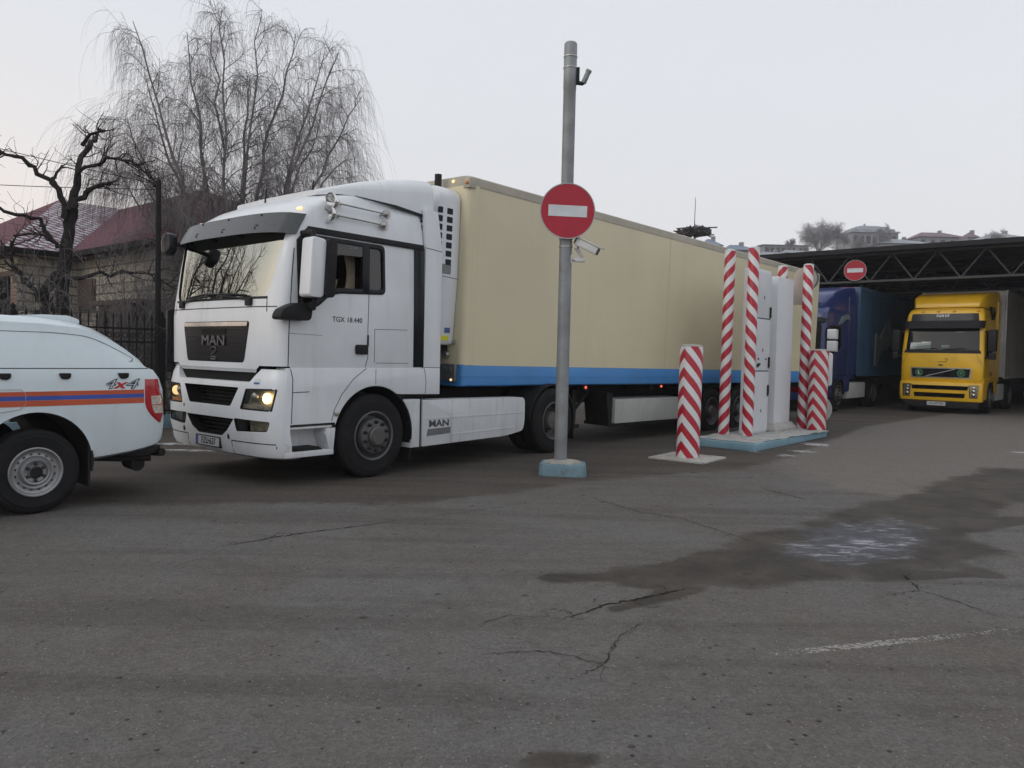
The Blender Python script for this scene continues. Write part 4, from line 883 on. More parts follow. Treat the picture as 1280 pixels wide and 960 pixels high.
text_part('lettering', 'NAVI', .12, M_signwhite, sgn, (-.05, yu(0, 3.06)-.018, 3.055), 'front', .003, sx=1.3, bold=.004, shear=.2)
m = MB(); m.slab(lambda s, t: (-1.13+2.26*s, yu((-1.13+2.26*s)*.99, 2.8)-.27+.16*t+.06*abs(2*s-1)**3, 2.66+.24*t), 20, 4, (0, .03, 0)); m.build('sun_visor', M_blackpl, ye, 50)
g = MB(); patch_front(g, ((-.83, 1.10), (.83, 1.10), (.86, 1.43), (-.86, 1.43)), yu, -.008, .02, 14, 2); gy = g.build('grille_frame', M_chromedull, ye)
g = MB(); patch_front(g, ((-.79, 1.135), (.79, 1.135), (.82, 1.395), (-.82, 1.395)), yu, -.016, .02, 14, 2); g.build('grille', M_blackgl, gy)
g = MB(); g.tube([(-.42, yu(0, 1.2)-.022, 1.145), (.40, yu(0, 1.3)-.022, 1.385)], .012, 6); g.build('grille_bar', M_chromedull, gy)
for v, ch in ((-.60, 'L'), (.58, 'V')):
    g = MB(); g.lathe([(.095, -.026), (.095, -.018)], (v, yu(v, 1.27), 1.265), 'y', 20); g.build('badge_disc', M_decaldark, gy)
    g = MB(); g.lathe([(.108, -.022), (.108, -.03), (.09, -.03), (.09, -.022)], (v, yu(v, 1.27), 1.265), 'y', 24, False); g.build('badge_ring', M_green, gy)
    text_part('badge_lettering', ch, .14, M_green if ch == 'V' else M_signwhite, gy, (v, yu(v, 1.27)-.028, 1.265), 'front', .002, bold=.004)
m = MB(); ribbon_front(m, [(-1.1, 1.55), (-.95, 1.87)], .008, yu); ribbon_front(m, [(1.1, 1.55), (.95, 1.87)], .008, yu); m.tube([(-.08, yu(0, 1.62)-.006, 1.60), (.15, yu(0, 1.66)-.006, 1.62), (.19, yu(0, 1.7)-.006, 1.70), (.1, yu(0, 1.7)-.006, 1.71)], .008, 5); m.box(-.06, .06, yu(0, 1.5)-.005, yu(0, 1.5)+.01, 1.49, 1.53); absorb([c for c in ye.children if c.name.startswith('cab_body')][0], m, M_gap)
YB = [(.36, 1.08, -1.36, .2, 3.2, -1.0), (.40, 1.16, -1.43, .2, 3.2, -1.1), (.55, 1.175, -1.46, .2, 3.2, -1.15), (.85, 1.175, -1.46, .2, 3.2, -1.15), (.96, 1.17, -1.44, .2, 3.2, -1.15), (.985, 1.15, -1.40, .2, 3.2, -1.1)]
def ybu(v, z):
    h, uf, D, n, ur = lerp_tab(YB, z); return uf + D*sup(v/h, n)
b = MB().loft([[(t*h, uf + D*sup(t, n), z) for t in FT] + [(h, ur, z), (h-.1, ur+.03, z), (-h+.1, ur+.03, z), (-h, ur, z)] for z, h, uf, D, n, ur in YB]).build('bumper', M_yellow)
yl = ((.83, .50), (1.05, .50), (1.07, .90), (.80, .90))
cut(b, [ctr(rpoly([(-.78, .74), (.78, .74), (.80, .87), (-.80, .87)], .02), -1.8, -1.25), ctr(rpoly([(-.70, .50), (.70, .50), (.72, .64), (-.72, .64)], .02), -1.8, -1.25), ctr(rpoly(yl, .02), -1.8, -1.2), ctr(rpoly(mir(yl), .02), -1.8, -1.2)])
b.parent = ye
MB().box(-1.05, 1.05, -1.3, -1.0, .86, 1.02).build('front_recess', M_dark, ye)
for s in (1, -1):
    q = ((.83*s, .51), (1.05*s, .51), (1.065*s, .89), (.81*s, .89))
    m = MB(); patch_front(m, q, ybu, .01, .006, 6, 6); h = m.build('headlight', M_lens, ye, 60); m = MB(); patch_front(m, q, ybu, .08, .01, 6, 6); m.build('reflector', M_reflector, h)
    m = MB()
    for z in (.60, .72, .82): m.ball((.93*s, ybu(.93, z)+.06, z), .055, 10, 8, (1, .6, 1))
    m.build('bulb', M_chrome, h)
m = MB(); m.box(-1.05, 1.05, -1.36, -1.1, .18, .37); m.build('lower_valance', M_blackpl, ye, bevel=.02)
m = MB(); m.box(-.34, .18, -1.39, -1.355, .24, .36); p = m.build('number_plate', M_plate, ye); text_part('lettering', 'CA 627 BH', .09, M_plateblk, p, (-.08, -1.394, .30), 'front', .002, sx=.95)
for v in (-.62, -.18, .26, .90):
    m = MB(); m.ball((0, 0, 0), .035, 8, 6, (1.4, 1, 1)); o = m.build('marker_lamp', M_orange, ye); o.location = (v, yu(v, 3.2)-.01, 3.2)
sp = MB(); rings = []
for u, zt, zb, h in ((-.86, 3.42, 3.34, .90), (-.72, 3.66, 3.34, .97), (-.5, 3.74, 3.32, 1.02), (.2, 3.86, 3.28, 1.10), (.95, 3.93, 3.25, 1.13), (1.05, 3.93, 2.9, 1.14)):
    r = min(.1, (zt-zb)*.4); rings.append([(x, u, z) for x, z in [(-h, zb), (-h, zt-r), (-h+r*.3, zt-r*.3), (-h+r, zt), (h-r, zt), (h-r*.3, zt-r*.3), (h, zt-r), (h, zb)]])
sp.loft(rings); sp.build('roof_deflector', M_yellow, ye, 40)
m = MB(); m.prism([(-.42, 3.36), (.35, 3.36), (.35, 2.98), (.0, 2.98), (-.1, 3.26)], 'x', 1.09, 1.128); o = m.build('deflector_opening', M_dark, ye); m = MB(); m.prism([(-.2, 3.34), (.25, 3.34), (.05, 3.15), (-.05, 3.2)], 'x', 1.12, 1.133); m.build('deflector_sticker', M_badge, o)
for s in (1, -1):
    m = MB(); m.prism([(.80, .99), (1.30, .99), (1.30, 3.3), (1.1, 3.6), (.80, 3.6)], 'x', 1.08*s, 1.16*s); m.build('side_fairing', M_yellow, ye, bevel=.01)
    m = MB(); m.box(min(1.24*s, 1.46*s), max(1.24*s, 1.46*s), -1.32, -1.08, 1.95, 2.62); m.box(min(1.26*s,1.44*s), max(1.26*s,1.44*s), -1.30, -1.06, 1.70, 1.92); mm = m.build('mirror_housing', M_blackpl, ye, bevel=.04)
    m = MB(); m.tube([(1.14*s, -1.12, 2.56), (1.35*s, -1.2, 2.58)], .03, 6); m.tube([(1.14*s, -1.12, 1.75), (1.35*s, -1.2, 1.78)], .03, 6); m.build('mirror_arm', M_blackpl, mm)
    m = MB(); m.box(min(.7*s,1.12*s), max(.7*s,1.12*s), .95, 2.7, .36, .92); m.build('fuel_tank', M_greypanel, ye, bevel=.06)
for q_ in ([(-.92, 1.99), (-.32, 1.99), (-.32, 2.24), (-.58, 2.24), (-.60, 2.21), (-.9, 2.21)], [(-.02, 2.05), (.2, 2.07), (.2, 2.14), (-.02, 2.14)]): MB().prism(q_, 'y', -1.295, -1.29).build('paper_sheet', M_paper, ye)
for v0, v1 in ((-.75, -.15), (.05, .65)):
    m = MB(); m.tube([(v0, yu(v0, 2.0)-.015, 1.99), (v1, yu(v1, 2.05)-.015, 2.04)], .014, 6); m.build('wiper', M_blackpl, ye)
m = MB(); m.box(1.155, 1.175, -.15, -.08, 1.2, 1.32); m.build('door_handle', M_blackpl, ye)
far_running(ye, 1.16)
curtain_trailer('curtain_trailer', 'grey tarpaulin trailer coupled behind the yellow lorry', (14.329, 25.168), Y41, M_greytarp, M_grayalu, hw=1.27, y0=1.55, zt=4.03)
# --- blue lorry
bl = thing('blue_truck', 'dark blue lorry tractor with white mirrors, queueing under the shelter behind the cream trailer', 'lorry', (9.214, 24.660, 0), (0, 0, -Y41))
BT = [(.98, 1.2, -1.36, .2, 3.2, .8), (1.05, 1.22, -1.39, .2, 3.2, .8), (1.8, 1.22, -1.40, .2, 3.2, .8), (2.6, 1.2, -1.26, .2, 3.2, .8), (3.0, 1.19, -1.2, .2, 3.2, .8), (3.12, 1.17, -1.12, .25, 3.0, .8), (3.2, 1.1, -.95, .3, 2.8, .78), (3.22, .95, -.7, .3, 2.6, .7)]
bu_ = far_cab(bl, M_bluecab, 1.22, BT, ((-1.08, 1.86), (1.08, 1.86), (1.06, 2.66), (-1.06, 2.66)), [(-1.05, 1.72), (-.85, 1.70), (.1, 1.95), (.1, 2.62), (-.92, 2.62)])
m = MB(); m.slab(lambda s, t: (-1.18+2.36*s, bu_((-1.18+2.36*s)*.99, 2.9)-.15+.12*t+.06*abs(2*s-1)**3, 2.72+.16*t), 20, 3, (0, .02, 0)); m.build('sun_visor', M_blackpl, bl, 50)
sp = MB(); rings = []
for u, zt, zb, h in ((-.95, 3.32, 3.18, .98), (-.7, 3.55, 3.16, 1.08), (-.2, 3.72, 3.12, 1.14), (.6, 3.9, 3.1, 1.18), (1.35, 3.96, 3.06, 1.2)):
    r = min(.12, (zt-zb)*.4); rings.append([(x, u, z) for x, z in [(-h, zb), (-h, zt-r), (-h+r*.3, zt-r*.3), (-h+r, zt), (h-r, zt), (h-r*.3, zt-r*.3), (h, zt-r), (h, zb)]])
sp.loft(rings); sp.build('roof_deflector', M_bluecab, bl, 40)
g = MB(); patch_front(g, ((-.9, 1.05), (.9, 1.05), (.95, 1.7), (-.95, 1.7)), bu_, -.01, .03, 14, 3); g.build('grille', M_blackpl, bl)
b = MB().loft([[(t*1.22, -1.46 + .2*sup(t, 3.2) + dz, z) for t in FT] + [(1.22, -1.15, z), (-1.22, -1.15, z)] for z, dz in ((.3, .06), (.4, 0), (.9, 0), (1.0, .05))]).build('bumper', M_bluecab, bl)
for s in (1, -1):
    m = MB(); patch_front(m, ((.75*s, .62), (1.1*s, .62), (1.12*s, .84), (.75*s, .84)), lambda v, z: -1.46+.2*sup(v/1.22, 3.2), -.004, .02, 6, 3); m.build('headlight', M_reflector, bl)
    m = MB(); m.prism([(.80, 1.0), (1.45, 1.0), (1.45, 3.2), (1.3, 3.7), (.80, 3.6)], 'x', 1.12*s, 1.215*s); m.build('side_fairing', M_bluecab, bl, bevel=.01)
    m = MB(); m.prism(rpoly([(-1.30, 2.20), (-1.10, 2.20), (-1.10, 2.48), (-1.30, 2.50)], .04), 'x', 1.26*s, 1.52*s); m.prism(rpoly([(-1.30, 1.83), (-1.10, 1.83), (-1.10, 2.15), (-1.30, 2.15)], .04), 'x', 1.26*s, 1.52*s); mm = m.build('mirror_housing', M_white, bl, bevel=.03)
    m = MB(); m.box(min(1.2*s, 1.40*s), max(1.2*s, 1.40*s), -1.2, -1.12, 1.80, 2.54); m.build('mirror_arm', M_blackpl, mm)
    m = MB(); m.box(min(.6*s, 1.18*s), max(.6*s, 1.18*s), .95, 2.85, .36, .88); m.build('fuel_tank', M_greypanel, bl, bevel=.05)
m = MB(); m.prism([(-.2, 2.68), (.1, 2.95), (.7, 3.05), (.9, 2.9), (.4, 2.85), (.1, 2.7)], 'x', 1.205, 1.2245); m.build('door_decal', M_emblem, bl)
far_running(bl, 1.22)
curtain_trailer('curtain_trailer', 'dark blue tarpaulin trailer with grey flame emblem, coupled behind the blue lorry', (9.214, 24.660), Y41, M_bluedark, M_bluecab, hw=1.27, y0=1.62, zt=3.98, rail=M_bluedark,
    emblem=[(1.85, 1.45), (1.9, 2.55), (2.35, 2.40), (2.9, 2.85), (3.35, 3.15), (3.75, 2.75), (3.7, 2.2), (3.2, 2.0), (2.6, 1.95), (2.3, 1.7), (2.2, 1.4)])
# ------------------------------------------------------------------ open steel shelter over the lanes
D2 = Vector((.656, .755, 0)); A2 = Vector((.755, -.656, 0)); P0 = Vector((11.6, 25.5, 0))
cp = thing('lane_shelter', 'wide dark steel shelter roof on trusses over the lorry lanes', 'shelter', tuple(P0), (0, 0, -Y41))
m = MB(); X0, X1, DEP = -6.5, 15, 26
m.box(X0, X1, -.35, DEP, 5.14, 5.26); m.box(X0, X1, -.37, -.35, 5.12, 5.275)
for k in range(14): m.box(X0, X1, 1.6+k*1.8, 1.68+k*1.8, 5.02, 5.14)
m.build('roof', M_canopy, cp)
for j, y in enumerate((0, 5, 10, 15, 20, 25)):
    m = MB(); z0, z1 = 4.20, 5.08
    m.box(X0, X1, y-.04, y+.04, z0-.03, z0+.04); m.box(X0, X1, y-.045, y+.045, z1-.04, z1+.05)
    x = -6.48; k = 0
    while x < X1-.7:
        m.tube([(x, y, z0), (x+.66, y, z1)], .028, 6); m.tube([(x+.66, y, z1), (x+1.32, y, z0)], .028, 6); x += 1.32
    m.build('truss', M_truss, cp)
    for x in (X0+.2, X1-.2):
        m = MB(); m.box(x-.1, x+.1, y-.1, y+.1, 0, 4.2); m.box(x-.2, x+.2, y-.2, y+.2, 0, .03); m.build('column', M_truss, cp)
m = MB(); m.box(X0, X1, DEP, DEP+.2, 0, 5.1); m.build('back_wall', M_canopy, cp)
m = MB(); m.box(X0-.2, X0, 2, DEP, 0, 5.1).box(X1, X1+.2, 2, DEP, 0, 5.1); m.build('side_wall', M_canopy, cp)
def no_entry(name, label, r, loc, rot, back=True):
    t = thing(name, label, 'road sign', loc, rot)
    m = MB(); m.lathe([(.001, .012), (r, .012), (r, -.006), (r-.012, -.006), (r-.012, .0), (.001, .0)], axis='y', seg=64, cap=False); m.build('sign_rim', M_signrim, t)
    m = MB(); m.lathe([(.001, -.002), (r-.013, -.002), (r-.013, .001), (.001, .001)], axis='y', seg=64, cap=False); m.build('sign_face', M_signred, t)
    m = MB(); m.box(-r*.70, r*.70, -.0055, -.002, -r*.20, r*.20); m.build('white_bar', M_signwhite, t)
    return t
no_entry('no_entry_sign', 'small round no-entry sign hanging on the shelter truss above the blue lorry', .345, tuple(P0 + A2*-.32 - D2*.10 + Vector((0, 0, 4.58))), (0, 0, R(-30)))
# ------------------------------------------------------------------ pole, posts, bollards, island (street frame: v across, u along the lane)
def TF(u, v, z=0):
    c, s = math.cos(R(40)), math.sin(R(40)); return (-2.5823 + u*s + v*c, 10.0386 + u*c - v*s, z)
pole = thing('steel_pole', 'tall bare galvanised pole in a peeling turquoise concrete foot, carrying the round sign', 'pole', (.66, 9.93, 0))
m = MB(); q = rpoly([(-.31, -.24), (.29, -.34), (.34, .18), (-.22, .32)], .14); m.loft([[(x*1.03, y*1.03, 0) for x, y in q], [(x, y, .11) for x, y in q], [(x*.97, y*.97, .14) for x, y in q]]); m.build('concrete_foot', M_bluebase, pole, 40)
m = MB(); q = [(.22*math.cos(2*PI*k/18)*(1+.18*math.sin(k*2.3)), .17*math.sin(2*PI*k/18)*(1+.15*math.cos(k*1.7)), 0) for k in range(18)]
m.loft([[(x+.02, y, .135) for x, y, z in q], [(x*.93+.02, y*.93, .165) for x, y, z in q], [(x*.5+.02, y*.5, .185) for x, y, z in q]]); m.build('mortar_collar', M_concrete, pole, 40)
m = MB(); m.lathe([(.082, .1), (.082, 3.25), (.079, 3.3), (.080, 4.9), (.083, 4.91), (.083, 5.48), (.07, 5.50)], (0, 0, 0), 'z', 28); pt = m.build('tube', M_galv, pole, 40)
pt.location = (-.01, 0, 0)
m = MB()
for z in (2.92, 3.02, 5.18, 5.32): m.lathe([(.084, z-.008), (.090, z-.006), (.090, z+.006), (.084, z+.008)], (-.01, 0, 0), 'z', 24, False)
for a, z in ((2.6, 5.30), (2.7, 5.16), (2.8, 2.93), (.3, 2.90)): m.ball((.09*math.cos(a)+.03, .09*math.sin(a), z), .014, 6, 4)
m.build('clamp_band', M_chromedull, pole)
no_entry('no_entry_sign', 'large round red no-entry sign on the galvanised pole', .352, (.655, 9.80, 3.355), (0, R(.8), R(4)))
# upper and lower cameras
cam1 = thing('security_camera', 'small grey bullet camera on a black bracket near the pole top', 'camera', (.735, 9.93, 5.10))
m = MB(); m.box(-.02, .035, -.03, .03, -.12, .09); m.tube([(.02, 0, -.10), (.07, -.02, -.115), (.10, -.02, -.09)], .027, 12); m.build('bracket', M_blackpl, cam1, bevel=.008)
m = MB(); m.tube([(.085, -.02, -.11), (.145, -.04, .03)], .034, 14); m.tube([(.139, -.038, .018), (.155, -.044, .05)], .038, 14); m.build('housing', M_galv, cam1, bevel=.004)
cam2 = thing('security_camera', 'white box camera on a bracket just under the large no-entry sign', 'camera', (.73, 9.93, 2.76))
m = MB(); m.tube([(-.02, 0, 0), (.10, -.02, 0), (.13, -.02, .03), (.06, -.03, .14), (.08, -.03, .20)], .026, 8); m.box(-.03, .0, -.05, .05, -.05, .06); m.box(.04, .17, -.05, .02, -.03, .015); m.build('bracket', M_camwhite, cam2, bevel=.006)
m = MB(); m.prism(rpoly([(-.05, .05), (.05, .05), (.05, -.045), (-.05, -.045)], .015), 'x', -.16, .15); h = m.build('housing', M_camwhite, cam2, 40, bevel=.008); h.location = (.19, -.08, .155); h.rotation_euler = (0, R(26), R(-20))
m = MB(); m.box(-.20, .20, -.065, .065, .056, .068); m.build('sun_hood', M_camwhite, h, bevel=.004)
m = MB(); m.box(.145, .158, -.045, .045, -.04, .045); m.build('lens_window', M_blackgl, h); m = MB(); m.box(-.18, -.155, -.04, .04, -.03, .05); m.build('rear_plug', M_blackpl, h)

def post(name, label, cat, u, v, z0, h, r, rz, mt, group, lean=0):
    t = thing(name, label, cat, TF(u, v, z0), (0, R(lean), 0), group)
    m = MB(); m.lathe([(r, 0), (r, h-.02), (r-.012, h)], axis='z', seg=36); m.build('striped_sleeve', mt, t, 40, rot=(0, 0, R(rz)))
    m = MB(); m.lathe([(r+.001, h-.012), (r-.008, h+.006), (r*.6, h+.018), (.001, h+.022)], axis='z', seg=30, cap=False); m.build('cap', M_slush if name == 'striped_bollard' else M_signwhite, t, 40)
    return t
S_b = stripe_mat('bollard_red_white_tape', .175, .278, 1.15)
S_b2 = stripe_mat('bollard_red_white_tape_far', .19, .265, 1.15, white=(.55, .55, .53))
S_p = stripe_mat('post_red_white_tape', .10, .296, 1.05)
post('striped_bollard', 'thick red-and-white chevron bollard on a square concrete pad, nearest to the pole', 'bollard', 4.64, 3.0, .02, 1.70, .172, -140, S_b, 'red-and-white bollards guarding the island', .4)
bb = post('striped_bollard', 'thick red-and-white chevron bollard at the far end of the blue island', 'bollard', 10.02, 3.12, .02, 1.74, .185, -138, S_b2, 'red-and-white bollards guarding the island', .4)
G = 'tall striped posts on the island'
post('striped_post', 'tall red-and-white post at the rear corner of the near end of the island', 'post', 7.55, 2.24, .13, 3.42, .10, -15, S_p, G, .3)
post('striped_post', 'tall red-and-white post in front of the white cabinet, nearest to the camera', 'post', 7.55, 2.70, .13, 3.44, .10, -178, S_p, G, .3)
post('striped_post', 'tall red-and-white post in front of the rounded mirror, far end of the island', 'post', 10.1, 2.80, .13, 3.39, .10, -178, S_p, G, .4)
post('striped_post', 'tall red-and-white post whose tip shows above the white column', 'post', 10.15, 2.25, .13, 3.39, .10, -15, S_p, G, .3)
pad = tag(MB().prism([(-.43, -.45), (.46, -.42), (.43, .46), (-.45, .43)], 'z', 0, .03).build('concrete_pad', M_slush, None, bevel=.008, loc=TF(4.64, 3.0), rot=(0, 0, R(-38))), 'low square concrete pad under the thick striped bollard', 'pad')
isl = thing('concrete_island', 'low concrete island with blue painted edge carrying the cabinet and striped posts', 'traffic island', TF(8.55, 2.78), (0, 0, R(-41.5)))
m = MB(); m.prism(rpoly([(-.62, -2.15), (.63, -2.2), (.50, 1.55), (-.66, 1.5)], .03), 'z', 0, .125); m.build('painted_kerb', M_island, isl, bevel=.012)
m = MB(); m.sheet(lambda s, t: ((-.6+1.18*s), (-2.1+3.55*t), .128+.012*math.sin(s*17+t*9)*math.sin(t*31)+.006), 20, 50); m.build('slushy_top', M_slush, isl, 40)
# equipment cabinet with three doors
cab = thing('control_cabinet', 'tall grey-white steel cabinet with three doors between the striped posts', 'cabinet', TF(8.30, 2.515, .13), (0, 0, R(-41)))
m = MB(); m.box(-.105, .105, -.44, .34, 0, 3.12); cas = m.build('casing', M_cabinet, cab, bevel=.02)
for z0, z1, hz in ((.04, 1.18, .82), (1.20, 2.18, 1.36), (2.20, 3.08, 2.32)):
    m = MB(); m.prism(rpoly([(-.43, z0), (.33, z0), (.33, z1), (-.43, z1)], [.01, .01, .01 if z1 < 3 else .12, .01]), 'x', .10, .122); d = m.build('door', M_cabinet, cab, bevel=.004)
    m = MB(); m.box(.122, .15, .26, .30, hz-.10, hz+.10).box(.12, .135, .265, .295, hz-.12, hz-.08); m.build('handle', M_blackpl, d, bevel=.006)
    m = MB(); m.box(.12, .1235, -.02, .03, z0+.36, z0+.42); m.build('door_label', M_badge, d)
    if hz == 1.36:
        m = MB(); m.prism([(-.25, 1.26), (-.15, 1.30), (-.12, 1.34), (-.22, 1.34), (-.26, 1.31)], 'x', .121, .146); m.lathe([(.02, .121), (.02, .134), (.001, .136)], (0, -.20, 1.42), 'x', 10, False); m.lathe([(.018, .121), (.018, .134), (.001, .136)], (0, .15, 1.42), 'x', 10, False); m.build('card_reader', M_blackpl, d)
m = MB(); m.box(.10, .108, -.43, .33, 1.18, 1.20).box(.10, .108, -.43, .33, 2.18, 2.20); absorb(cas, m, M_gap)
colm = thing('portal_column', 'plain white square column with a bolted foot beside the cabinet', 'column', TF(9.30, 2.42, .13), (0, 0, R(-41)))
m = MB(); m.box(-.26, .26, -.40, .40, .06, 3.05); m.build('shaft', M_cabinet, colm, bevel=.03)
m = MB(); m.loft([[(x*.36, y*.55, 0) for x, y in ((-1, -1), (1, -1), (1, 1), (-1, 1))], [(x*.36, y*.55, .05) for x, y in ((-1, -1), (1, -1), (1, 1), (-1, 1))], [(x*.28, y*.43, .16) for x, y in ((-1, -1), (1, -1), (1, 1), (-1, 1))]]); m.build('foot', M_slush, colm, bevel=.01)
mir_ = thing('traffic_mirror', 'round-topped beige mirror panel on an arm behind the far striped post', 'mirror', TF(10.3, 2.72, .13), (0, 0, R(-12)))
m = MB(); P = [(.23*math.cos(a)-.03, 3.13+.23*math.sin(a)) for a in [R(-20)+R(200)*k/24 for k in range(25)]] + [(-.26, 2.58), (-.02, 2.58)]
m.prism(P, 'y', -.03, .03); mp = m.build('panel', M_mirback, mir_, 40, bevel=.01)
m = MB(); P2 = [(.25*math.cos(a)-.01, 3.12+.25*math.sin(a)) for a in [R(-60)+R(150)*k/20 for k in range(21)]]; P3 = [(.20*math.cos(a)-.01, 3.12+.20*math.sin(a)) for a in [R(-60)+R(150)*k/20 for k in range(21)]]
m.prism(P2+P3[::-1], 'y', -.02, .09); m.build('rim', M_letter, mp); m = MB(); m.tube([(0, .05, 3.1), (0, .05, 0)], .035, 10); m.build('stand', M_galv, mir_)
bar = thing('barrier_stand', 'pale rounded panel and grey disc half hidden behind the far thick bollard', 'barrier', TF(10.6, 3.15, 0), (0, 0, R(-10)))
m = MB(); m.prism(rpoly([(-.18, 1.02), (.09, 1.02), (.09, 1.72), (-.18, 1.72)], .06), 'y', .10, .16); m.build('panel', M_cabinet, bar, 40, bevel=.01)
m = MB(); m.lathe([(.001, .09), (.31, .09), (.31, .13), (.001, .13)], (-.20, 0, .52), 'y', 36, False); m.build('disc', M_greypanel, bar, 40); m = MB(); m.tube([(-.08, .18, 0), (-.08, .18, 1.6)], .04, 10); m.build('stand', M_galv, bar)
# ------------------------------------------------------------------ iron fence with plinth along the lane (v = -5.9)
fe = thing('iron_fence', 'black wrought-iron fence with spear tips on a turquoise plinth', 'fence', TF(0, -5.9), (0, 0, R(-40)))
def spear(m, y, z0, z1, r=.009):
    m.box(-r, r, y-r, y+r, z0, z1); m.lathe([(.004, z1-.02), (.02, z1+.03), (.017, z1+.05), (.001, z1+.15)], (0, y, 0), 'z', 5, False)
y = -9.0; segs = 0
while y < 13:
    y1 = y + 2.45; m = MB()
    for z in (.32, 1.60, 1.84): m.box(-.014, .014, y+.05, y1-.05, z-.017, z+.017)
    n = 17
    for k in range(1, n): spear(m, y+.05+(y1-y-.1)*k/n, .26, 2.0)
    for k in range(0, n):
        yc = y+.05+(y1-y-.1)*(k+.5)/n; m.lathe([(.044+.008*math.cos(a), .008*math.sin(a)) for a in [2*PI*q/6 for q in range(7)]], (0, yc, 1.72), 'x', 14, False)
    m.build('railing_panel', M_steelblk, fe)
    m = MB(); m.box(-.05, .05, y-.05, y+.05, 0, 2.06); m.lathe([(.06, 2.06), (.03, 2.10), (.045, 2.14), (.001, 2.20)], (0, y, 0), 'z', 10, False); m.build('fence_post', M_steelblk, fe)
    y = y1; segs += 1
m = MB(); m.box(-.16, .16, -9.2, 13.2, 0, .24); m.build('plinth', M_bluebase, fe, bevel=.015)
lp = thing('lamp_post', 'thin dark steel mast rising above the iron fence, holding two overhead wires', 'mast', (-6.60, 14.30, 0))
m = MB(); m.lathe([(.055, 0), (.05, 2.2), (.045, 4.58), (.03, 4.60)], axis='z', seg=14); m.build('mast_tube', M_steelblk, lp); m = MB(); m.box(-.10, -.02, -.03, .03, 4.50, 4.58).ball((-.08, 0, 4.5), .035, 8, 6); m.build('insulator', M_blackpl, lp)
for nm, lb, z0, z1, p1 in (('overhead_cable', 'upper thin overhead wire running left from the dark mast', 4.52, 6.6, (-14.8, 14.5)), ('overhead_cable', 'lower thin overhead wire running left from the dark mast', 4.42, 4.75, (-14.8, 13.6))):
    m = MB(); pts = []
    for k in range(25):
        t = k/24; pts.append((-6.66+(p1[0]+6.66)*t, 14.3+(p1[1]-14.3)*t, z0+(z1-z0)*t - .16*math.sin(PI*t)))
    m.tube(pts, .007, 5); tag(m.build(nm, M_steelblk, None), lb, 'wire')
# ------------------------------------------------------------------ bare winter trees
class Tree:
    def __init__(s, seed): s.rng = random.Random(seed); s.trunk = MB(); s.crown = MB()
    def rv(s, k): return Vector((s.rng.gauss(0, k), s.rng.gauss(0, k), s.rng.gauss(0, k)))
    def branch(s, p, d, length, r0, r1, n, wob, lift, sides, tgt):
        pts = [Vector(p)]; d = Vector(d).normalized(); st = length/n
        for i in range(n):
            d = (d + s.rv(wob) + Vector((0, 0, lift*(i+1)/n if lift < 0 else lift))).normalized(); pts.append(pts[-1] + d*st)
        tgt.tube(pts, [r0 + (r1-r0)*(i/n)**.8 for i in range(n+1)], sides, False)
        return pts, d
    def at(s, pts, t):
        x = t*(len(pts)-1); i = min(int(x), len(pts)-2); return pts[i].lerp(pts[i+1], x-i), (pts[i+1]-pts[i]).normalized()
    def done(s, name, label, cat, loc, bark, twig, group=None):
        o = thing(name, label, cat, loc, (0, 0, 0), group)
        s.trunk.build('trunk', bark, o, 60, recalc=False); s.crown.build('crown', twig, o, 0, recalc=False); return o
def side_dir(T, d, ang):
    a = d.cross(Vector((0, 0, 1)) if abs(d.z) < .95 else Vector((1, 0, 0))).normalized(); a.rotate(Matrix.Rotation(T.rng.uniform(0, 2*PI), 3, d))
    return (d*math.cos(ang) + a*math.sin(ang)).normalized()
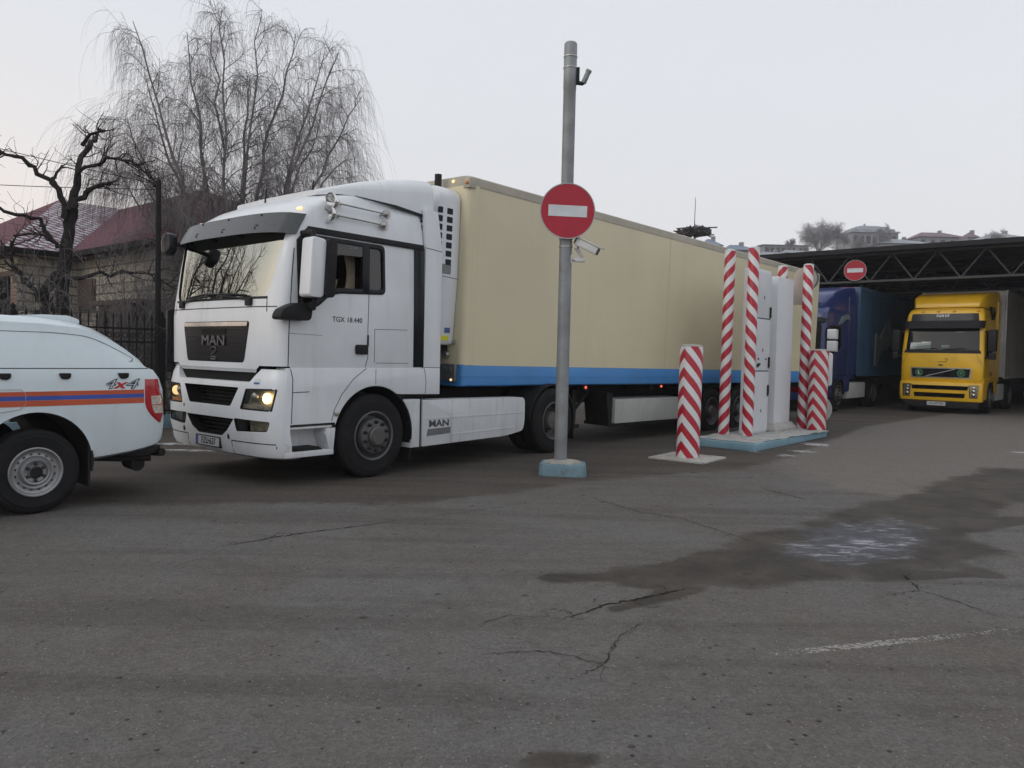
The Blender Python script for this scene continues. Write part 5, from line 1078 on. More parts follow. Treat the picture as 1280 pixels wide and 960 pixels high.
# weeping birch in front of the house
T = Tree(21)
base, bd = T.branch((0, 0, 0), (0, 0, 1), 2.6, .17, .13, 6, .03, .02, 10, T.trunk)
def weep(p, d, L, r):
    """one hanging twig: a short arch, then straight down"""
    d = Vector(d).normalized(); pts = [Vector(p)]; n = 6; k = T.rng.uniform(.34, .55); sway = T.rv(.05); sway.z = 0
    for i in range(n):
        d = (d*(1-k) + Vector((sway.x, sway.y, -1))*k + T.rv(.05)).normalized(); pts.append(pts[-1] + d*L/n)
    T.crown.tube(pts, [r + (r*.5-r)*i/n for i in range(n+1)], 3, False)
for tx, tz in ((-2.75, 5.6), (-2.6, 6.6), (-2.2, 7.5), (-1.7, 8.0), (-1.15, 8.3), (-.5, 8.4), (.05, 8.35), (.6, 8.45), (1.15, 8.45), (1.75, 8.2), (2.3, 7.7), (2.75, 6.9), (-2.4, 5.3), (2.6, 5.3), (.3, 7.4), (-.8, 7.2), (1.9, 6.6)):
    ty = T.rng.uniform(-1.3, 1.3); p0 = T.at(base, T.rng.uniform(.4, 1.0))[0]; tip = Vector((tx, ty, tz)); c = Vector((tx*.42, ty*.4, p0.z + (tz-p0.z)*.45)); pts = []
    for i in range(15):
        t = i/14; pts.append(p0*(1-t)**2 + c*2*t*(1-t) + tip*t*t + T.rv(.035)*(1 if 0 < i else 0))
    r0 = T.rng.uniform(.038, .056); T.trunk.tube(pts, [r0*(1-t/14)**.8 + .007 for t in range(15)], 7, False)
    ln = (tip-p0).length; nb = int(ln*3.4)
    for k in range(nb):
        t = .25 + .75*k/nb; p, dd = T.at(pts, t); L = (1.35*(1-t)+.5)*T.rng.uniform(.7, 1.2)
        bd_ = side_dir(T, dd, R(T.rng.uniform(25, 50))); bd_.z = abs(bd_.z)*.8 + .15
        q, d2 = T.branch(p, bd_, L, .016*(1.15-t)+.005, .004, 8, .09, -.16, 5, T.trunk)
        for j in range(int(4+L*8+6*t)):
            tt = T.rng.uniform(.15, 1); p2, d3 = T.at(q, tt); L2 = T.rng.uniform(.2, .5)
            q2, d4 = T.branch(p2, side_dir(T, d3, R(T.rng.uniform(30, 65))), L2, .0040, .0024, 4, .12, -.2, 3, T.crown)
            for h in range(T.rng.randint(2, 5)): weep(T.at(q2, T.rng.uniform(.2, 1))[0], d4 + T.rv(.4), T.rng.uniform(.3, .95) * (1.5 if abs(p2.x) > 1.9 else .9), .0019)
for k in range(850):
    sx = T.rng.choice((-1, -1, 1)); x = sx*(1.3 + 1.45*T.rng.random()**.8); y = T.rng.uniform(-1.3, 1.3); z = 7.1 - .55*abs(x) + T.rng.uniform(-.8, .6)
    weep((x, y, z), (sx, T.rng.gauss(0, .3), .3), T.rng.uniform(.9, 2.2), .0019)
T.done('weeping_birch', 'tall bare weeping birch with hanging twigs rising behind the white cab', 'tree', (-6.05, 16.5, 0), M_birch, M_twig)
# pollarded dark tree at the left
T = Tree(5)
def limb(pts, r0, r1, sides=8, tw=0, tgt=None):
    P = []; n = len(pts); dy = T.rng.uniform(-.6, .6)
    for i, p in enumerate(pts): P.append(Vector((p[0]+9.0, (p[1]-15.2)+dy*i/n, p[2])))
    Q = []
    for a, b in zip(P, P[1:]):
        for k in range(3): Q.append(a.lerp(b, k/3) + T.rv(.03))
    Q.append(P[-1]); T.trunk.tube(Q, [r0+(r1-r0)*i/(len(Q)-1) + T.rng.uniform(0, .018)*(r0 > .05) for i in range(len(Q))], sides)
    for k in range(tw):
        p, d = T.at(Q, T.rng.uniform(.3, 1)); L = T.rng.uniform(.15, .6); q, d2 = T.branch(p, side_dir(T, d, R(T.rng.uniform(35, 80))), L, .016, .006, 5, .22, .05, 4, T.trunk)
        for j in range(3):
            p2, d3 = T.at(q, T.rng.uniform(.3, 1)); T.branch(p2, side_dir(T, d3, R(50)), T.rng.uniform(.15, .5), .006, .003, 5, .2, -.05, 3, T.crown)
Y0 = 15.2
def xs(*a): return [(a[i], Y0, a[i+1]) for i in range(0, len(a), 2)]
limb(xs(-9.1, 0, -9.05, .9, -9.02, 1.7, -8.91, 2.95, -8.85, 3.7, -8.76, 4.22), .135, .092, 10, 6)
limb(xs(-8.76, 4.15, -8.66, 4.69, -8.70, 5.11, -8.53, 5.53, -8.49, 5.68, -8.40, 5.89), .070, .022, 8, 10)
limb(xs(-8.8, 4.0, -8.90, 4.39, -9.09, 4.71, -9.35, 4.97, -9.70, 5.15, -10.12, 5.26, -10.6, 5.53), .055, .018, 8, 14)
limb(xs(-9.09, 4.71, -9.07, 4.9, -9.04, 5.08), .04, .02, 6, 3)
limb(xs(-8.68, 4.5, -8.60, 4.81, -8.34, 5.02, -7.91, 5.12, -7.58, 5.13, -7.24, 4.97, -7.07, 4.8, -7.0, 4.66), .045, .008, 8, 26)
limb(xs(-8.52, 5.45, -8.26, 5.64, -7.91, 5.65), .04, .015, 6, 6)
limb(xs(-8.7, 4.2, -8.55, 4.44, -8.30, 4.65, -8.04, 4.78), .06, .025, 7, 10)
limb(xs(-8.85, 3.42, -9.03, 3.5, -9.23, 3.87, -9.62, 4.04, -10.12, 4.09), .05, .03, 7, 8)
limb(xs(-9.0, 2.13, -9.32, 2.42, -9.58, 2.84, -9.65, 3.18, -9.59, 3.48), .05, .025, 7, 9)
limb(xs(-8.95, 2.01, -9.06, 2.26, -9.5, 2.78, -9.88, 3.13), .05, .02, 7, 9)
limb(xs(-8.91, 2.79, -8.33, 2.87, -7.69, 2.95, -7.06, 2.9, -6.58, 2.66), .045, .012, 8, 20)
limb(xs(-9.09, 3.57, -9.42, 3.66, -9.89, 3.65), .03, .02, 6, 5); limb(xs(-9.0, 2.9, -9.2, 2.55, -9.3, 1.9, -9.25, 1.2), .10, .08, 8, 3)
T.done('pollarded_tree', 'dark knobbly pollarded tree with broken limbs in front of the maroon-roofed house', 'tree', (-9.0, 15.2, 0), M_bark, M_twigbrown)
# tree whose branches hang in at the left edge and show in the windscreen
def bare_tree(seed, h, spread, r, dens=1.0, droop=-.03, tw=.006, fork=.42):
    T = Tree(seed); tr, d = T.branch((0, 0, 0), (0, 0, 1), h*fork, r, r*.7, 7, .05, .03, 8, T.trunk)
    for k in range(int(9*dens)):
        p, dd = T.at(tr, T.rng.uniform(.55, 1)); a = T.rng.uniform(0, 2*PI); sp = T.rng.uniform(.3, 1)*spread
        q, _ = T.branch(p, (math.cos(a)*sp, math.sin(a)*sp, 1), h*T.rng.uniform(.4, .62), r*.45, r*.1, 9, .11, .02, 6, T.trunk)
        for j in range(int(9*dens)):
            t = T.rng.uniform(.2, 1); p2, d2 = T.at(q, t); L = h*.22*(1.25-t*.7)
            q2, _ = T.branch(p2, side_dir(T, d2, R(T.rng.uniform(25, 60))), L, r*.14, tw*.8, 6, .16, .02, 4, T.trunk)
            for m_ in range(int(7*dens)):
                p3, d3 = T.at(q2, T.rng.uniform(.2, 1)); L3 = L*T.rng.uniform(.3, .7)
                q3, _ = T.branch(p3, side_dir(T, d3, R(T.rng.uniform(25, 65))), L3, tw, tw*.6, 4, .2, droop, 3, T.crown)
                for w_ in range(2):
                    p4, d4 = T.at(q3, T.rng.uniform(.3, 1)); T.branch(p4, side_dir(T, d4, R(45)), L3*.5, tw*.7, tw*.45, 3, .2, droop, 3, T.crown)
    return T
bare_tree(3, 7.6, .8, .16).done('bare_tree', 'bare tree left of the pollarded one, its branches hanging in at the left edge', 'tree', (-13.1, 13.6, 0), M_bark, M_twigbrown)
bare_tree(8, 9.0, .7, .17, 1.1).done('bare_tree', 'bare tree outside the left edge, mirrored in the gold-tinted windscreen', 'tree', (-16.5, 11.6, 0), M_bark, M_twigbrown)
# shrubs and leaning saplings between fence and house
def shrub(seed, n, h, spread):
    T = Tree(seed)
    for k in range(n):
        a = T.rng.uniform(0, 2*PI); sp = T.rng.uniform(.05, 1)*spread
        q, _ = T.branch((.12*math.cos(a), .12*math.sin(a), 0), (math.cos(a)*sp, math.sin(a)*sp, 1), h*T.rng.uniform(.6, 1.1), .012, .004, 8, .08, -.01, 4, T.trunk)
        for j in range(12):
            p, d = T.at(q, T.rng.uniform(.25, 1)); q2, _ = T.branch(p, side_dir(T, d, R(T.rng.uniform(20, 60))), h*T.rng.uniform(.12, .35), .0055, .003, 5, .15, -.04, 3, T.crown)
            for w_ in range(3):
                p2, d2 = T.at(q2, T.rng.uniform(.2, 1)); T.branch(p2, side_dir(T, d2, R(45)), h*T.rng.uniform(.06, .16), .0035, .0025, 3, .15, -.06, 3, T.crown)
    return T
for k, (x, y, h, n, sp, lb) in enumerate(((-9.95, 14.5, 2.9, 14, .55, 'bare twiggy shrub under the house corner, left of the pollarded trunk'), (-8.35, 15.6, 3.1, 16, .45, 'bare twiggy shrub just right of the pollarded trunk'),
        (-7.55, 15.3, 3.2, 16, .5, 'frosted bare shrub between the pollarded tree and the dark mast'), (-6.95, 16.0, 3.0, 14, .45, 'bare shrub behind the dark mast, against the brown wall'), (-6.15, 15.4, 2.7, 13, .5, 'bare shrub between the dark mast and the white cab'), (-10.9, 15.0, 2.6, 12, .5, 'bare shrub under the barred house window'))):
    shrub(40+k, n, h, sp).done('bare_shrub', lb, 'shrub', (x, y, 0), M_twiggrey, M_twiggrey, 'bare shrubs behind the iron fence')
for k, (x, y, dx, h, lb) in enumerate(((-8.15, 15.1, .55, 3.3, 'pale leaning sapling stem in front of the frosted shrub, leftmost of three'), (-7.75, 14.95, .5, 3.4, 'pale leaning sapling stem crossing the frosted shrub, middle of three'), (-7.35, 15.0, .62, 3.1, 'pale leaning sapling stem nearest the dark mast, rightmost of three'), (-8.98, 14.75, .02, 3.6, 'pale upright sapling stem against the pollarded trunk'))):
    T = Tree(60+k)
    for j in range(3):
        q, _ = T.branch((j*.06, .03*j, 0), (dx*T.rng.uniform(.5, 1.1)/1.6, .05, 1), h*T.rng.uniform(.7, 1), .022, .006, 10, .03, 0, 6, T.trunk)
        for i in range(16):
            p, d = T.at(q, T.rng.uniform(.3, 1)); T.branch(p, side_dir(T, d, R(T.rng.uniform(15, 40))), T.rng.uniform(.3, .8), .005, .003, 5, .08, .02, 3, T.crown)
    T.done('leaning_sapling', lb, 'sapling', (x, y, 0), M_twiggrey, M_twiggrey, 'thin pale saplings behind the iron fence')
# ------------------------------------------------------------------ house with maroon tiled roof (street frame)
def tile_mat(name, snow):
    m, nt, bs, out = new_mat(name); tc = nd(nt, 'TexCoord'); v = tc.outputs['UV']
    br = nd(nt, 'TexBrick'); br.inputs['Scale'].default_value = 1.0; br.inputs['Color1'].default_value = (.112, .022, .038, 1); br.inputs['Color2'].default_value = (.14, .03, .048, 1); br.inputs['Mortar'].default_value = (.028, .01, .014, 1)
    br.inputs['Brick Width'].default_value = .30; br.inputs['Row Height'].default_value = .24; br.inputs['Mortar Size'].default_value = .028; br.inputs['Mortar Smooth'].default_value = .5
    nt.links.new(v, br.inputs['Vector']); cc = br.outputs[0]
    n = noise(nt, v, 3, 5); cc = mixc(nt, mth(nt, 'MULTIPLY', ramp(nt, n, .35, .8), .5), cc, (.12, .04, .055))
    if snow:
        sp = nd(nt, 'SeparateXYZ'); nt.links.new(v, sp.inputs[0])
        a = mth(nt, 'FRACT', mth(nt, 'MULTIPLY', mth(nt, 'ADD', sp.outputs[0], mth(nt, 'MULTIPLY', sp.outputs[1], .6)), 3.2)); b = mth(nt, 'FRACT', mth(nt, 'MULTIPLY', sp.outputs[1], 4.1))
        k = mth(nt, 'MULTIPLY', mth(nt, 'GREATER_THAN', a, .34), mth(nt, 'GREATER_THAN', b, .30)); k = mth(nt, 'MULTIPLY', k, ramp(nt, noise(nt, v, .9, 3), .28, .5))
        cc = mixc(nt, mth(nt, 'MULTIPLY', k, .8), cc, (.60, .62, .66))
    nt.links.new(cc, bs.inputs['Base Color']); bs.inputs['Roughness'].default_value = .65; bs.inputs['Specular IOR Level'].default_value = .15; bump(nt, bs, br.outputs[1], -.5, .03); return m
M_tile = tile_mat('maroon_metal_tile', False); M_tilesnow = tile_mat('maroon_tile_with_snow', True)
def block_mat(name, c1, c2, mo, w, h, ms=.02, rough=.9):
    m, nt, bs, out = new_mat(name); tc = nd(nt, 'TexCoord'); v = tc.outputs['UV']
    br = nd(nt, 'TexBrick'); br.inputs['Scale'].default_value = 1; br.inputs['Color1'].default_value = c4(c1); br.inputs['Color2'].default_value = c4(c2); br.inputs['Mortar'].default_value = c4(mo)
    br.inputs['Brick Width'].default_value = w; br.inputs['Row Height'].default_value = h; br.inputs['Mortar Size'].default_value = ms
    nt.links.new(v, br.inputs['Vector']); n = noise(nt, v, 4, 8, .65); cc = mixc(nt, mth(nt, 'MULTIPLY', ramp(nt, n, .4, .8), .5), br.outputs[0], tuple(x*.55 for x in c1))
    nt.links.new(cc, bs.inputs['Base Color']); bs.inputs['Roughness'].default_value = rough; bump(nt, bs, n, .4, .02); return m
M_stone = block_mat('limestone_blocks', (.54, .50, .40), (.45, .41, .33), (.17, .15, .125), .42, .21)
M_plaster = mat('brown_plaster', (.12, .085, .072), .9, dirt=.4, dirtcol=(.06, .045, .04), scale=2, bmp=.3)
M_brick = block_mat('red_brick_quoin', (.30, .17, .12), (.25, .15, .11), (.3, .27, .23), .25, .075, .012)
def poly_face(name, polys, m, parent, thick=0):
    """roof or wall faces with metric UVs along each face"""
    me = bpy.data.meshes.new(name); vs = []; fs = []
    for p in polys: fs.append(tuple(range(len(vs), len(vs)+len(p)))); vs += [tuple(q) for q in p]
    me.from_pydata(vs, [], fs); uv = me.uv_layers.new(name='UVMap')
    for f in me.polygons:
        n = f.normal; h = Vector((0, 0, 1)).cross(n); h = h.normalized() if h.length > 1e-4 else Vector((1, 0, 0)); u = n.cross(h)
        for li in f.loop_indices: co = me.vertices[me.loops[li].vertex_index].co; uv.data[li].uv = (co.dot(h), co.dot(u))
    if thick:
        o = put(name, me, m, parent, 0); md = o.modifiers.new('s', 'SOLIDIFY'); md.thickness = thick; md.offset = -1; return o
    return put(name, me, m, parent, 0)
hs = thing('house', 'cream stone house with maroon tiled hip roof, partly snowy, behind the iron fence', 'house', TF(0, 0), (0, 0, R(-40)))
E0, ZR = 3.72, 6.0
def W(v, u, z): return (v, u, z)
poly_face('roof', [[W(-7.3, 1.25, E0), W(-24.6, 1.25, E0), W(-20, 5.1, ZR), W(-12.5, 5.1, ZR)][::-1], [W(-7.3, 1.25, E0), W(-12.5, 5.1, ZR), W(-7.3, 9, E0)][::-1], [W(-7.3, 9, E0), W(-12.5, 5.1, ZR), W(-20, 5.1, ZR), W(-24.6, 9, E0)][::-1], [W(-24.6, 1.25, E0), W(-24.6, 9, E0), W(-20, 5.1, ZR)][::-1]], M_tile, hs)
poly_face('wing_roof', [[W(-11.65, -.08, E0), W(-24.2, -.08, E0), W(-17.9, 3.3, ZR+.02)][::-1], [W(-24.2, -.08, E0), W(-24.2, 2, E0), W(-17.9, 5.1, ZR+.02), W(-17.9, 3.3, ZR+.02)][::-1]], M_tile, hs)
poly_face('snowy_roof_slope', [[W(-11.65, -.08, E0), W(-17.9, 3.3, ZR+.02), W(-17.9, 5.1, ZR+.02), W(-11.65, 1.6, E0)][::-1]], M_tilesnow, hs)
m = MB()
for (a, b) in (((-7.3, 1.25), (-11.65, 1.25)), ((-11.65, 1.25), (-11.65, -.08)), ((-11.65, -.08), (-24.2, -.08)), ((-7.3, 1.25), (-7.3, 9))):
    dx, dy = b[0]-a[0], b[1]-a[1]; l = math.hypot(dx, dy); nx, ny = -dy/l*.06, dx/l*.06
    m.prism([(a[0]+nx, a[1]+ny), (b[0]+nx, b[1]+ny), (b[0]-nx, b[1]-ny), (a[0]-nx, a[1]-ny)], 'z', E0-.13, E0-.005)
m.build('gutter', M_steelblk, hs)
m = MB(); m.prism([(-7.35, 1.3), (-11.6, 1.3), (-11.6, 0), (-24.1, 0), (-24.1, 8.9), (-7.35, 8.9)], 'z', E0-.16, E0-.14); m.build('soffit', M_plaster, hs)
ZW = E0 - .15
poly_face('wall', [[W(-12.0, .3, 0), W(-24, .3, 0), W(-24, .3, ZW), W(-12.0, .3, ZW)][::-1], [W(-12.0, .3, 0), W(-12.0, 1.6, 0), W(-12.0, 1.6, ZW), W(-12.0, .3, ZW)]], M_stone, hs)
poly_face('front_wall', [[W(-12.0, 1.6, 0), W(-7.7, 1.6, 0), W(-7.7, 1.6, ZW), W(-12.0, 1.6, ZW)], [W(-7.7, 1.6, 0), W(-7.7, 8.7, 0), W(-7.7, 8.7, ZW), W(-7.7, 1.6, ZW)]], M_stone, hs)
MB().box(-24, -7.9, 1.8, 8.6, 0, ZW-.1).box(-23.8, -12.2, .5, 2, 0, ZW-.1).build('inner_walls', M_plaster, hs)
m = MB(); m.box(-10.4, -8.7, 1.45, 1.62, 0, 2.55).box(-11.7, -10.9, 1.50, 1.62, 2.35, 3.1); m.build('brown_porch_panel', M_plaster, hs, bevel=.02)
m = MB(); m.box(-10.3, -7.9, 1.2, 1.6, 2.42, 2.52).box(-9.1, -8.0, 1.15, 1.2, 0, 2.4); m.build('porch_ledge', M_plaster, hs)
def hwin(v0, v1, z0, z1, u):
    m = MB(); m.ring([(v0, z0), (v1, z0), (v1, z1), (v0, z1)], [(v0+.09, z0+.09), (v1-.09, z0+.09), (v1-.09, z1-.09), (v0+.09, z1-.09)], 'y', u-.05, u+.02); f = m.build('window', M_steelblk, hs)
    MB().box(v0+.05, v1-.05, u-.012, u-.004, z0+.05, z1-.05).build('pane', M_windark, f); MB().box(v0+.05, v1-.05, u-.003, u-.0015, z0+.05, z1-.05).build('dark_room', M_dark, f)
    m = MB(); m.box((v0+v1)/2-.03, (v0+v1)/2+.03, u-.045, u+.0, z0, z1)
    for k in range(1, 5): m.box(v0, v1, u-.09, u-.078, z0+(z1-z0)*k/5-.008, z0+(z1-z0)*k/5+.008)
    for k in range(1, 5): m.box(v0+(v1-v0)*k/5-.008, v0+(v1-v0)*k/5+.008, u-.078, u-.066, z0, z1)
    m.build('window_bars', M_steelblk, f); MB().box(v0-.1, v1+.1, u-.12, u+.0, z0-.1, z0-.003).build('sill', M_concrete, f)
hwin(-13.15, -12.45, 1.7, 3.1, .3); hwin(-15.6, -14.6, 1.7, 3.1, .3); hwin(-10.0, -9.2, 1.2, 2.3, 1.45)
poly_face('quoins', [[W(-12.42, .294, 0), W(-12.0, .294, 0), W(-12.0, .294, 2.9), W(-12.42, .294, 2.9)]], M_brick, hs)
m = MB(); m.box(-12.3, -11.99, .29, .295, 2.95, 3.1).box(-15.8, -12.1, .27, .299, 3.12, 3.24); m.build('lintel_band', M_brick if False else M_plaster, hs)
# ------------------------------------------------------------------ hill with houses, behind the shelter
hill = MB()
def hz(x, y):
    a = max(0, min(1, (y-50)/95)); a = a*a*(3-2*a); b = max(0, min(1, (x-18)/30)); b = b*b*(3-2*b)
    return a*b*(19 + 10.5*max(0, min(1, (y-140)/60)) + 1.6*math.sin(x*.11)*math.cos(y*.07)) - .3
hill.sheet(lambda s, t: (10+230*s, 45+235*t, hz(10+230*s, 45+235*t)), 60, 60)
M_hill = mat('hill_scrub_with_snow', (.10, .095, .085), .95, dirt=.85, dirtcol=(.38, .39, .41), scale=.06, var=.2)
struct(hill.build('hill', M_hill, None, 60))
M_hwall = mat('pale_house_wall', (.25, .25, .26), .9, scale=.4); M_hgrey = mat('snowy_grey_roof', (.30, .32, .35), .8, dirt=.5, dirtcol=(.2, .2, .22), scale=.35, var=.1); M_hred = mat('dull_red_roof', (.17, .11, .125), .8, dirt=.5, dirtcol=(.3, .28, .3), scale=.4, var=.1); M_hblue = mat('blue_grey_roof', (.16, .20, .27), .7, scale=.4); M_hdark = mat('dark_opening', (.06, .06, .065), .8)  # hill house colours: some distance haze is put into their pale, cool tones
def roofed(name, label, x0, x1, y, z0, ze, zr, ridge, mroof, depth=9, wins=4):
    t = thing(name, label, 'house', ((x0+x1)/2, y, 0)); w = (x1-x0)/2
    MB().box(-w*.94, w*.94, 0, depth, z0, ze).build('wall', M_hwall, t)
    r = ridge*w; d2 = depth/2
    if ridge >= 1: P = [[(-w, -.5, ze), (w, -.5, ze), (w, d2, zr), (-w, d2, zr)], [(-w, depth+.5, ze), (-w, d2, zr), (w, d2, zr), (w, depth+.5, ze)], [(-w, -.5, ze), (-w, d2, zr), (-w, depth+.5, ze)], [(w, -.5, ze), (w, depth+.5, ze), (w, d2, zr)]]
    else: P = [[(-w, -.5, ze), (w, -.5, ze), (r, d2, zr), (-r, d2, zr)], [(w, -.5, ze), (w, depth+.5, ze), (r, d2, zr)], [(-w, depth+.5, ze), (-w, -.5, ze), (-r, d2, zr)], [(w, depth+.5, ze), (-w, depth+.5, ze), (-r, d2, zr), (r, d2, zr)]]
    P.append([(-w, -.5, ze-.01), (-w, depth+.5, ze-.01), (w, depth+.5, ze-.01), (w, -.5, ze-.01)])
    rf = poly_face('roof', P, mroof, t); MB().box(w*.25, w*.25+.7, d2-.4, d2+.4, ze, zr+.5).build('chimney', M_hwall, rf)
    for k in range(wins):
        x = -w*.8 + 1.6*w*k/max(1, wins-1); MB().box(x-.5, x+.5, -.06, .0, ze-2.2, ze-.7).build('window', M_hdark, t)
    return t
roofed('hill_house', 'far house on the hill with dull red hip roof', 98.9, 110.9, 190, 26, 32.8, 34.7, .45, M_hred, 10, 5)
roofed('hill_house', 'far house on the hill with small pointed dark red roof', 107.3, 110.5, 184, 26, 31.9, 33.4, .02, M_hred, 4, 2)
roofed('hill_house', 'far house with broad low snowy grey roof, below the arcaded villa', 82.3, 95.4, 175, 22, 28.7, 30.6, .15, M_hgrey, 12, 6)
roofed('hill_house', 'far house with snowy grey hip roof above the right end of the shelter', 103.0, 115.6, 170, 22, 29.4, 31.7, .12, M_hgrey, 12, 5)
roofed('hill_house', 'long low grey-brown building on the hill left of the bare round tree', 63.9, 76.3, 200, 26, 31.5, 31.9, 1, M_hwall, 9, 8)
roofed('hill_house', 'far house with steep blue-grey gable just right of the twiggy clump', 36.0, 40.4, 150, 14, 23.6, 25.3, .1, M_hblue, 6, 2)
roofed('hill_house', 'far house with pale blue roof behind the first striped posts', 37.6, 44.2, 140, 13, 21.4, 22.9, .3, M_hblue, 8, 3)
roofed('hill_house', 'far low house with snow-white roof below the long grey-brown building', 50.7, 57.0, 160, 16, 23.3, 24.5, .5, M_hgrey, 7, 3)
roofed('hill_house', 'far low shed with snow-white roof left of the bare round tree', 57.4, 63.0, 165, 17, 24.6, 25.6, .6, M_hgrey, 6, 3)
vl = thing('hill_villa', 'large far villa on the hill with stepped roof and arched balcony', 'villa', (92.9, 200, 0))
m = MB(); m.box(-6.0, 6.0, 0, 10, 26, 35.2); m.build('wall', M_hwall, vl)
m = MB(); m.loft([[(x*w, 5+y*(w-.8), z) for x, y in ((-1, -1), (1, -1), (1, 1), (-1, 1))] for w, z in ((6.3, 35.2), (6.25, 35.5), (5.4, 35.6), (5.35, 36.2), (4.4, 36.5), (4.3, 36.9), (2.0, 37.6), (.3, 37.75))]); m.lathe([(.28, 37.7), (.28, 38.1), (.01, 38.4)], (-.6, 5, 0), 'z', 8); m.build('roof', M_hgrey, vl)
for k in range(7):
    x = -5.0 + 1.66*k; m = MB(); m.prism([(x-.55, 32.2), (x+.55, 32.2)] + [(x+.55*math.cos(a), 33.9+.55*math.sin(a)) for a in [PI*q/8 for q in range(9)]], 'y', -.08, .0); m.build('arch', M_hdark, vl)
m = MB(); m.box(-6.2, 6.2, -.8, -.05, 31.3, 31.6); m.build('balcony', M_hwall, vl)
T = bare_tree(16, 10.8, 1.05, .16, 1.75, .0, .017, .25); T.done('hill_tree', 'bare round tree on the hill left of the arcaded villa', 'tree', (59.0, 150, 20.6), M_hazetwig, M_hazetwig)
for k, (x, y, z, h, lb) in enumerate(((78.5, 178, 26, 6.0, 'small bare tree in front of the arcaded villa'), (101, 162, 25.5, 5.2, 'bare bush at the far right of the hill, nearest the shelter edge'), (112, 180, 28, 6.5, 'bare tree behind the far right grey roof'), (67.5, 190, 28.5, 4.0, 'small bare tree in front of the long grey-brown building'), (84.0, 176, 27.5, 6.2, 'wide bare bush covering the left corner of the arcaded villa'), (71.5, 168, 26.2, 4.2, 'bare bush right of the bare round tree, low above the shelter'))):
    T = bare_tree(70+k, h, 1.1, .12, 1.2, .0, .02, .25); T.done('hill_tree', lb, 'tree', (x, y, z), M_hazetwig, M_hazetwig)
nest = thing('stork_nest', 'dark twiggy clump on a mast with a thin aerial above the trailer roof', 'nest', (13.9, 60, 0))
T = Tree(90)
for k in range(420):
    a = T.rng.uniform(0, 2*PI); r = 1.15*math.sqrt(T.rng.random()); z = 11.35+T.rng.uniform(-.3, .34)*(1-.35*(r/1.15)**2); p = Vector((r*math.cos(a), r*math.sin(a), z)); T.trunk.tube([p, p+Vector((T.rng.gauss(0, .25), T.rng.gauss(0, .25), T.rng.gauss(0, .08)))], .05, 4)
T.trunk.build('twig_clump', M_twigbrown, nest, 0)
m = MB(); m.tube([(0, 0, 0), (0, 0, 11.3)], .09, 8); m.build('mast_pole', M_steelblk, nest); m = MB(); m.tube([(-.05, 0, 11.3), (-.02, 0, 14.0)], [.035, .02], 5); m.build('aerial', M_steelblk, nest)
# ------------------------------------------------------------------ ground
def seg_d(p, a, b):
    ax, ay = a; bx, by = b; dx, dy = bx-ax, by-ay; t = max(0, min(1, ((p[0]-ax)*dx+(p[1]-ay)*dy)/(dx*dx+dy*dy))); return math.hypot(p[0]-ax-t*dx, p[1]-ay-t*dy)
WET = [((.3, 5.2), (.95, 5.28), .10), ((.95, 5.28), (1.7, 5.55), .30), ((1.7, 5.55), (2.5, 5.95), .50), ((2.5, 6.1), (3.4, 6.6), .76), ((3.3, 6.9), (4.3, 7.9), .62), ((4.3, 7.9), (5.6, 9.1), .52), ((5.6, 9.1), (7.4, 10.8), .7), ((2.6, 5.45), (3.5, 5.55), .12), ((.7, 4.62), (1.25, 5.05), .08), ((4.0, 7.0), (5.1, 7.6), .18), ((.1, 2.8), (.34, 2.82), .05)]
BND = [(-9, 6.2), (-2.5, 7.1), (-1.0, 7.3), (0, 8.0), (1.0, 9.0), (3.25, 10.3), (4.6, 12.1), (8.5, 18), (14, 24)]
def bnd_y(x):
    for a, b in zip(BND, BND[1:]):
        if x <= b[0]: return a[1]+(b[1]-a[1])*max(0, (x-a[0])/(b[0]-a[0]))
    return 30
def sst(x, a, b): t = max(0, min(1, (x-a)/(b-a))); return t*t*(3-2*t)
nx, ny = 250, 290; X0g, X1g, Y0g, Y1g = -14.0, 20.0, -1.0, 36.0
SNOW = [(-4.75, 11.35, .8, .16), (-5.3, 12.05, .9, .2), (4.45, 12.35, .26, .2), (4.95, 13.0, .3, .3), (5.6, 14.1, .4, .4), (4.05, 12.75, .2, .12), (3.65, 13.25, .3, .1), (9.2, 13.6, .6, .2)]
sno = []
vs = []; at = []
for j in range(ny+1):
    y = Y0g + (Y1g-Y0g)*j/ny
    for i in range(nx+1):
        x = X0g + (X1g-X0g)*i/nx; w = 0
        for a, b, r in WET:
            d = seg_d((x, y), a, b); w = max(w, 1 - sst(d, r*.45, r*1.35))
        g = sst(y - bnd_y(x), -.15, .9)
        u = (x+2.58)*.643 + (y-10.04)*.766; v = (x+2.58)*.766 - (y-10.04)*.643
        soil = sst(-v, 6.05, 6.2); lite = sst(x, 2.5, 5.0)*sst(y, 7.5, 9.5)*(1-g)
        vs.append((x, y, 0)); at.append((w, g, lite, soil)); sno.append(min(1, sum(math.exp(-((x-a)/sx)**2-((y-b)/sy)**2) for a, b, sx, sy in SNOW)))
fs = [(j*(nx+1)+i, j*(nx+1)+i+1, (j+1)*(nx+1)+i+1, (j+1)*(nx+1)+i) for j in range(ny) for i in range(nx)]
B = len(vs); BIG = 700
for (x, y) in ((-BIG, -BIG), (BIG, -BIG), (BIG, BIG), (-BIG, BIG)):
    vs.append((x, y, 0)); at.append((0, 0, 0, 1 if y > 0 else 0)); sno.append(0)
c00, c10, c01, c11 = 0, nx, ny*(nx+1), ny*(nx+1)+nx
bot = [i for i in range(nx+1)]; rgt = [j*(nx+1)+nx for j in range(ny+1)]; top = [ny*(nx+1)+i for i in range(nx, -1, -1)]; lft = [j*(nx+1) for j in range(ny, -1, -1)]
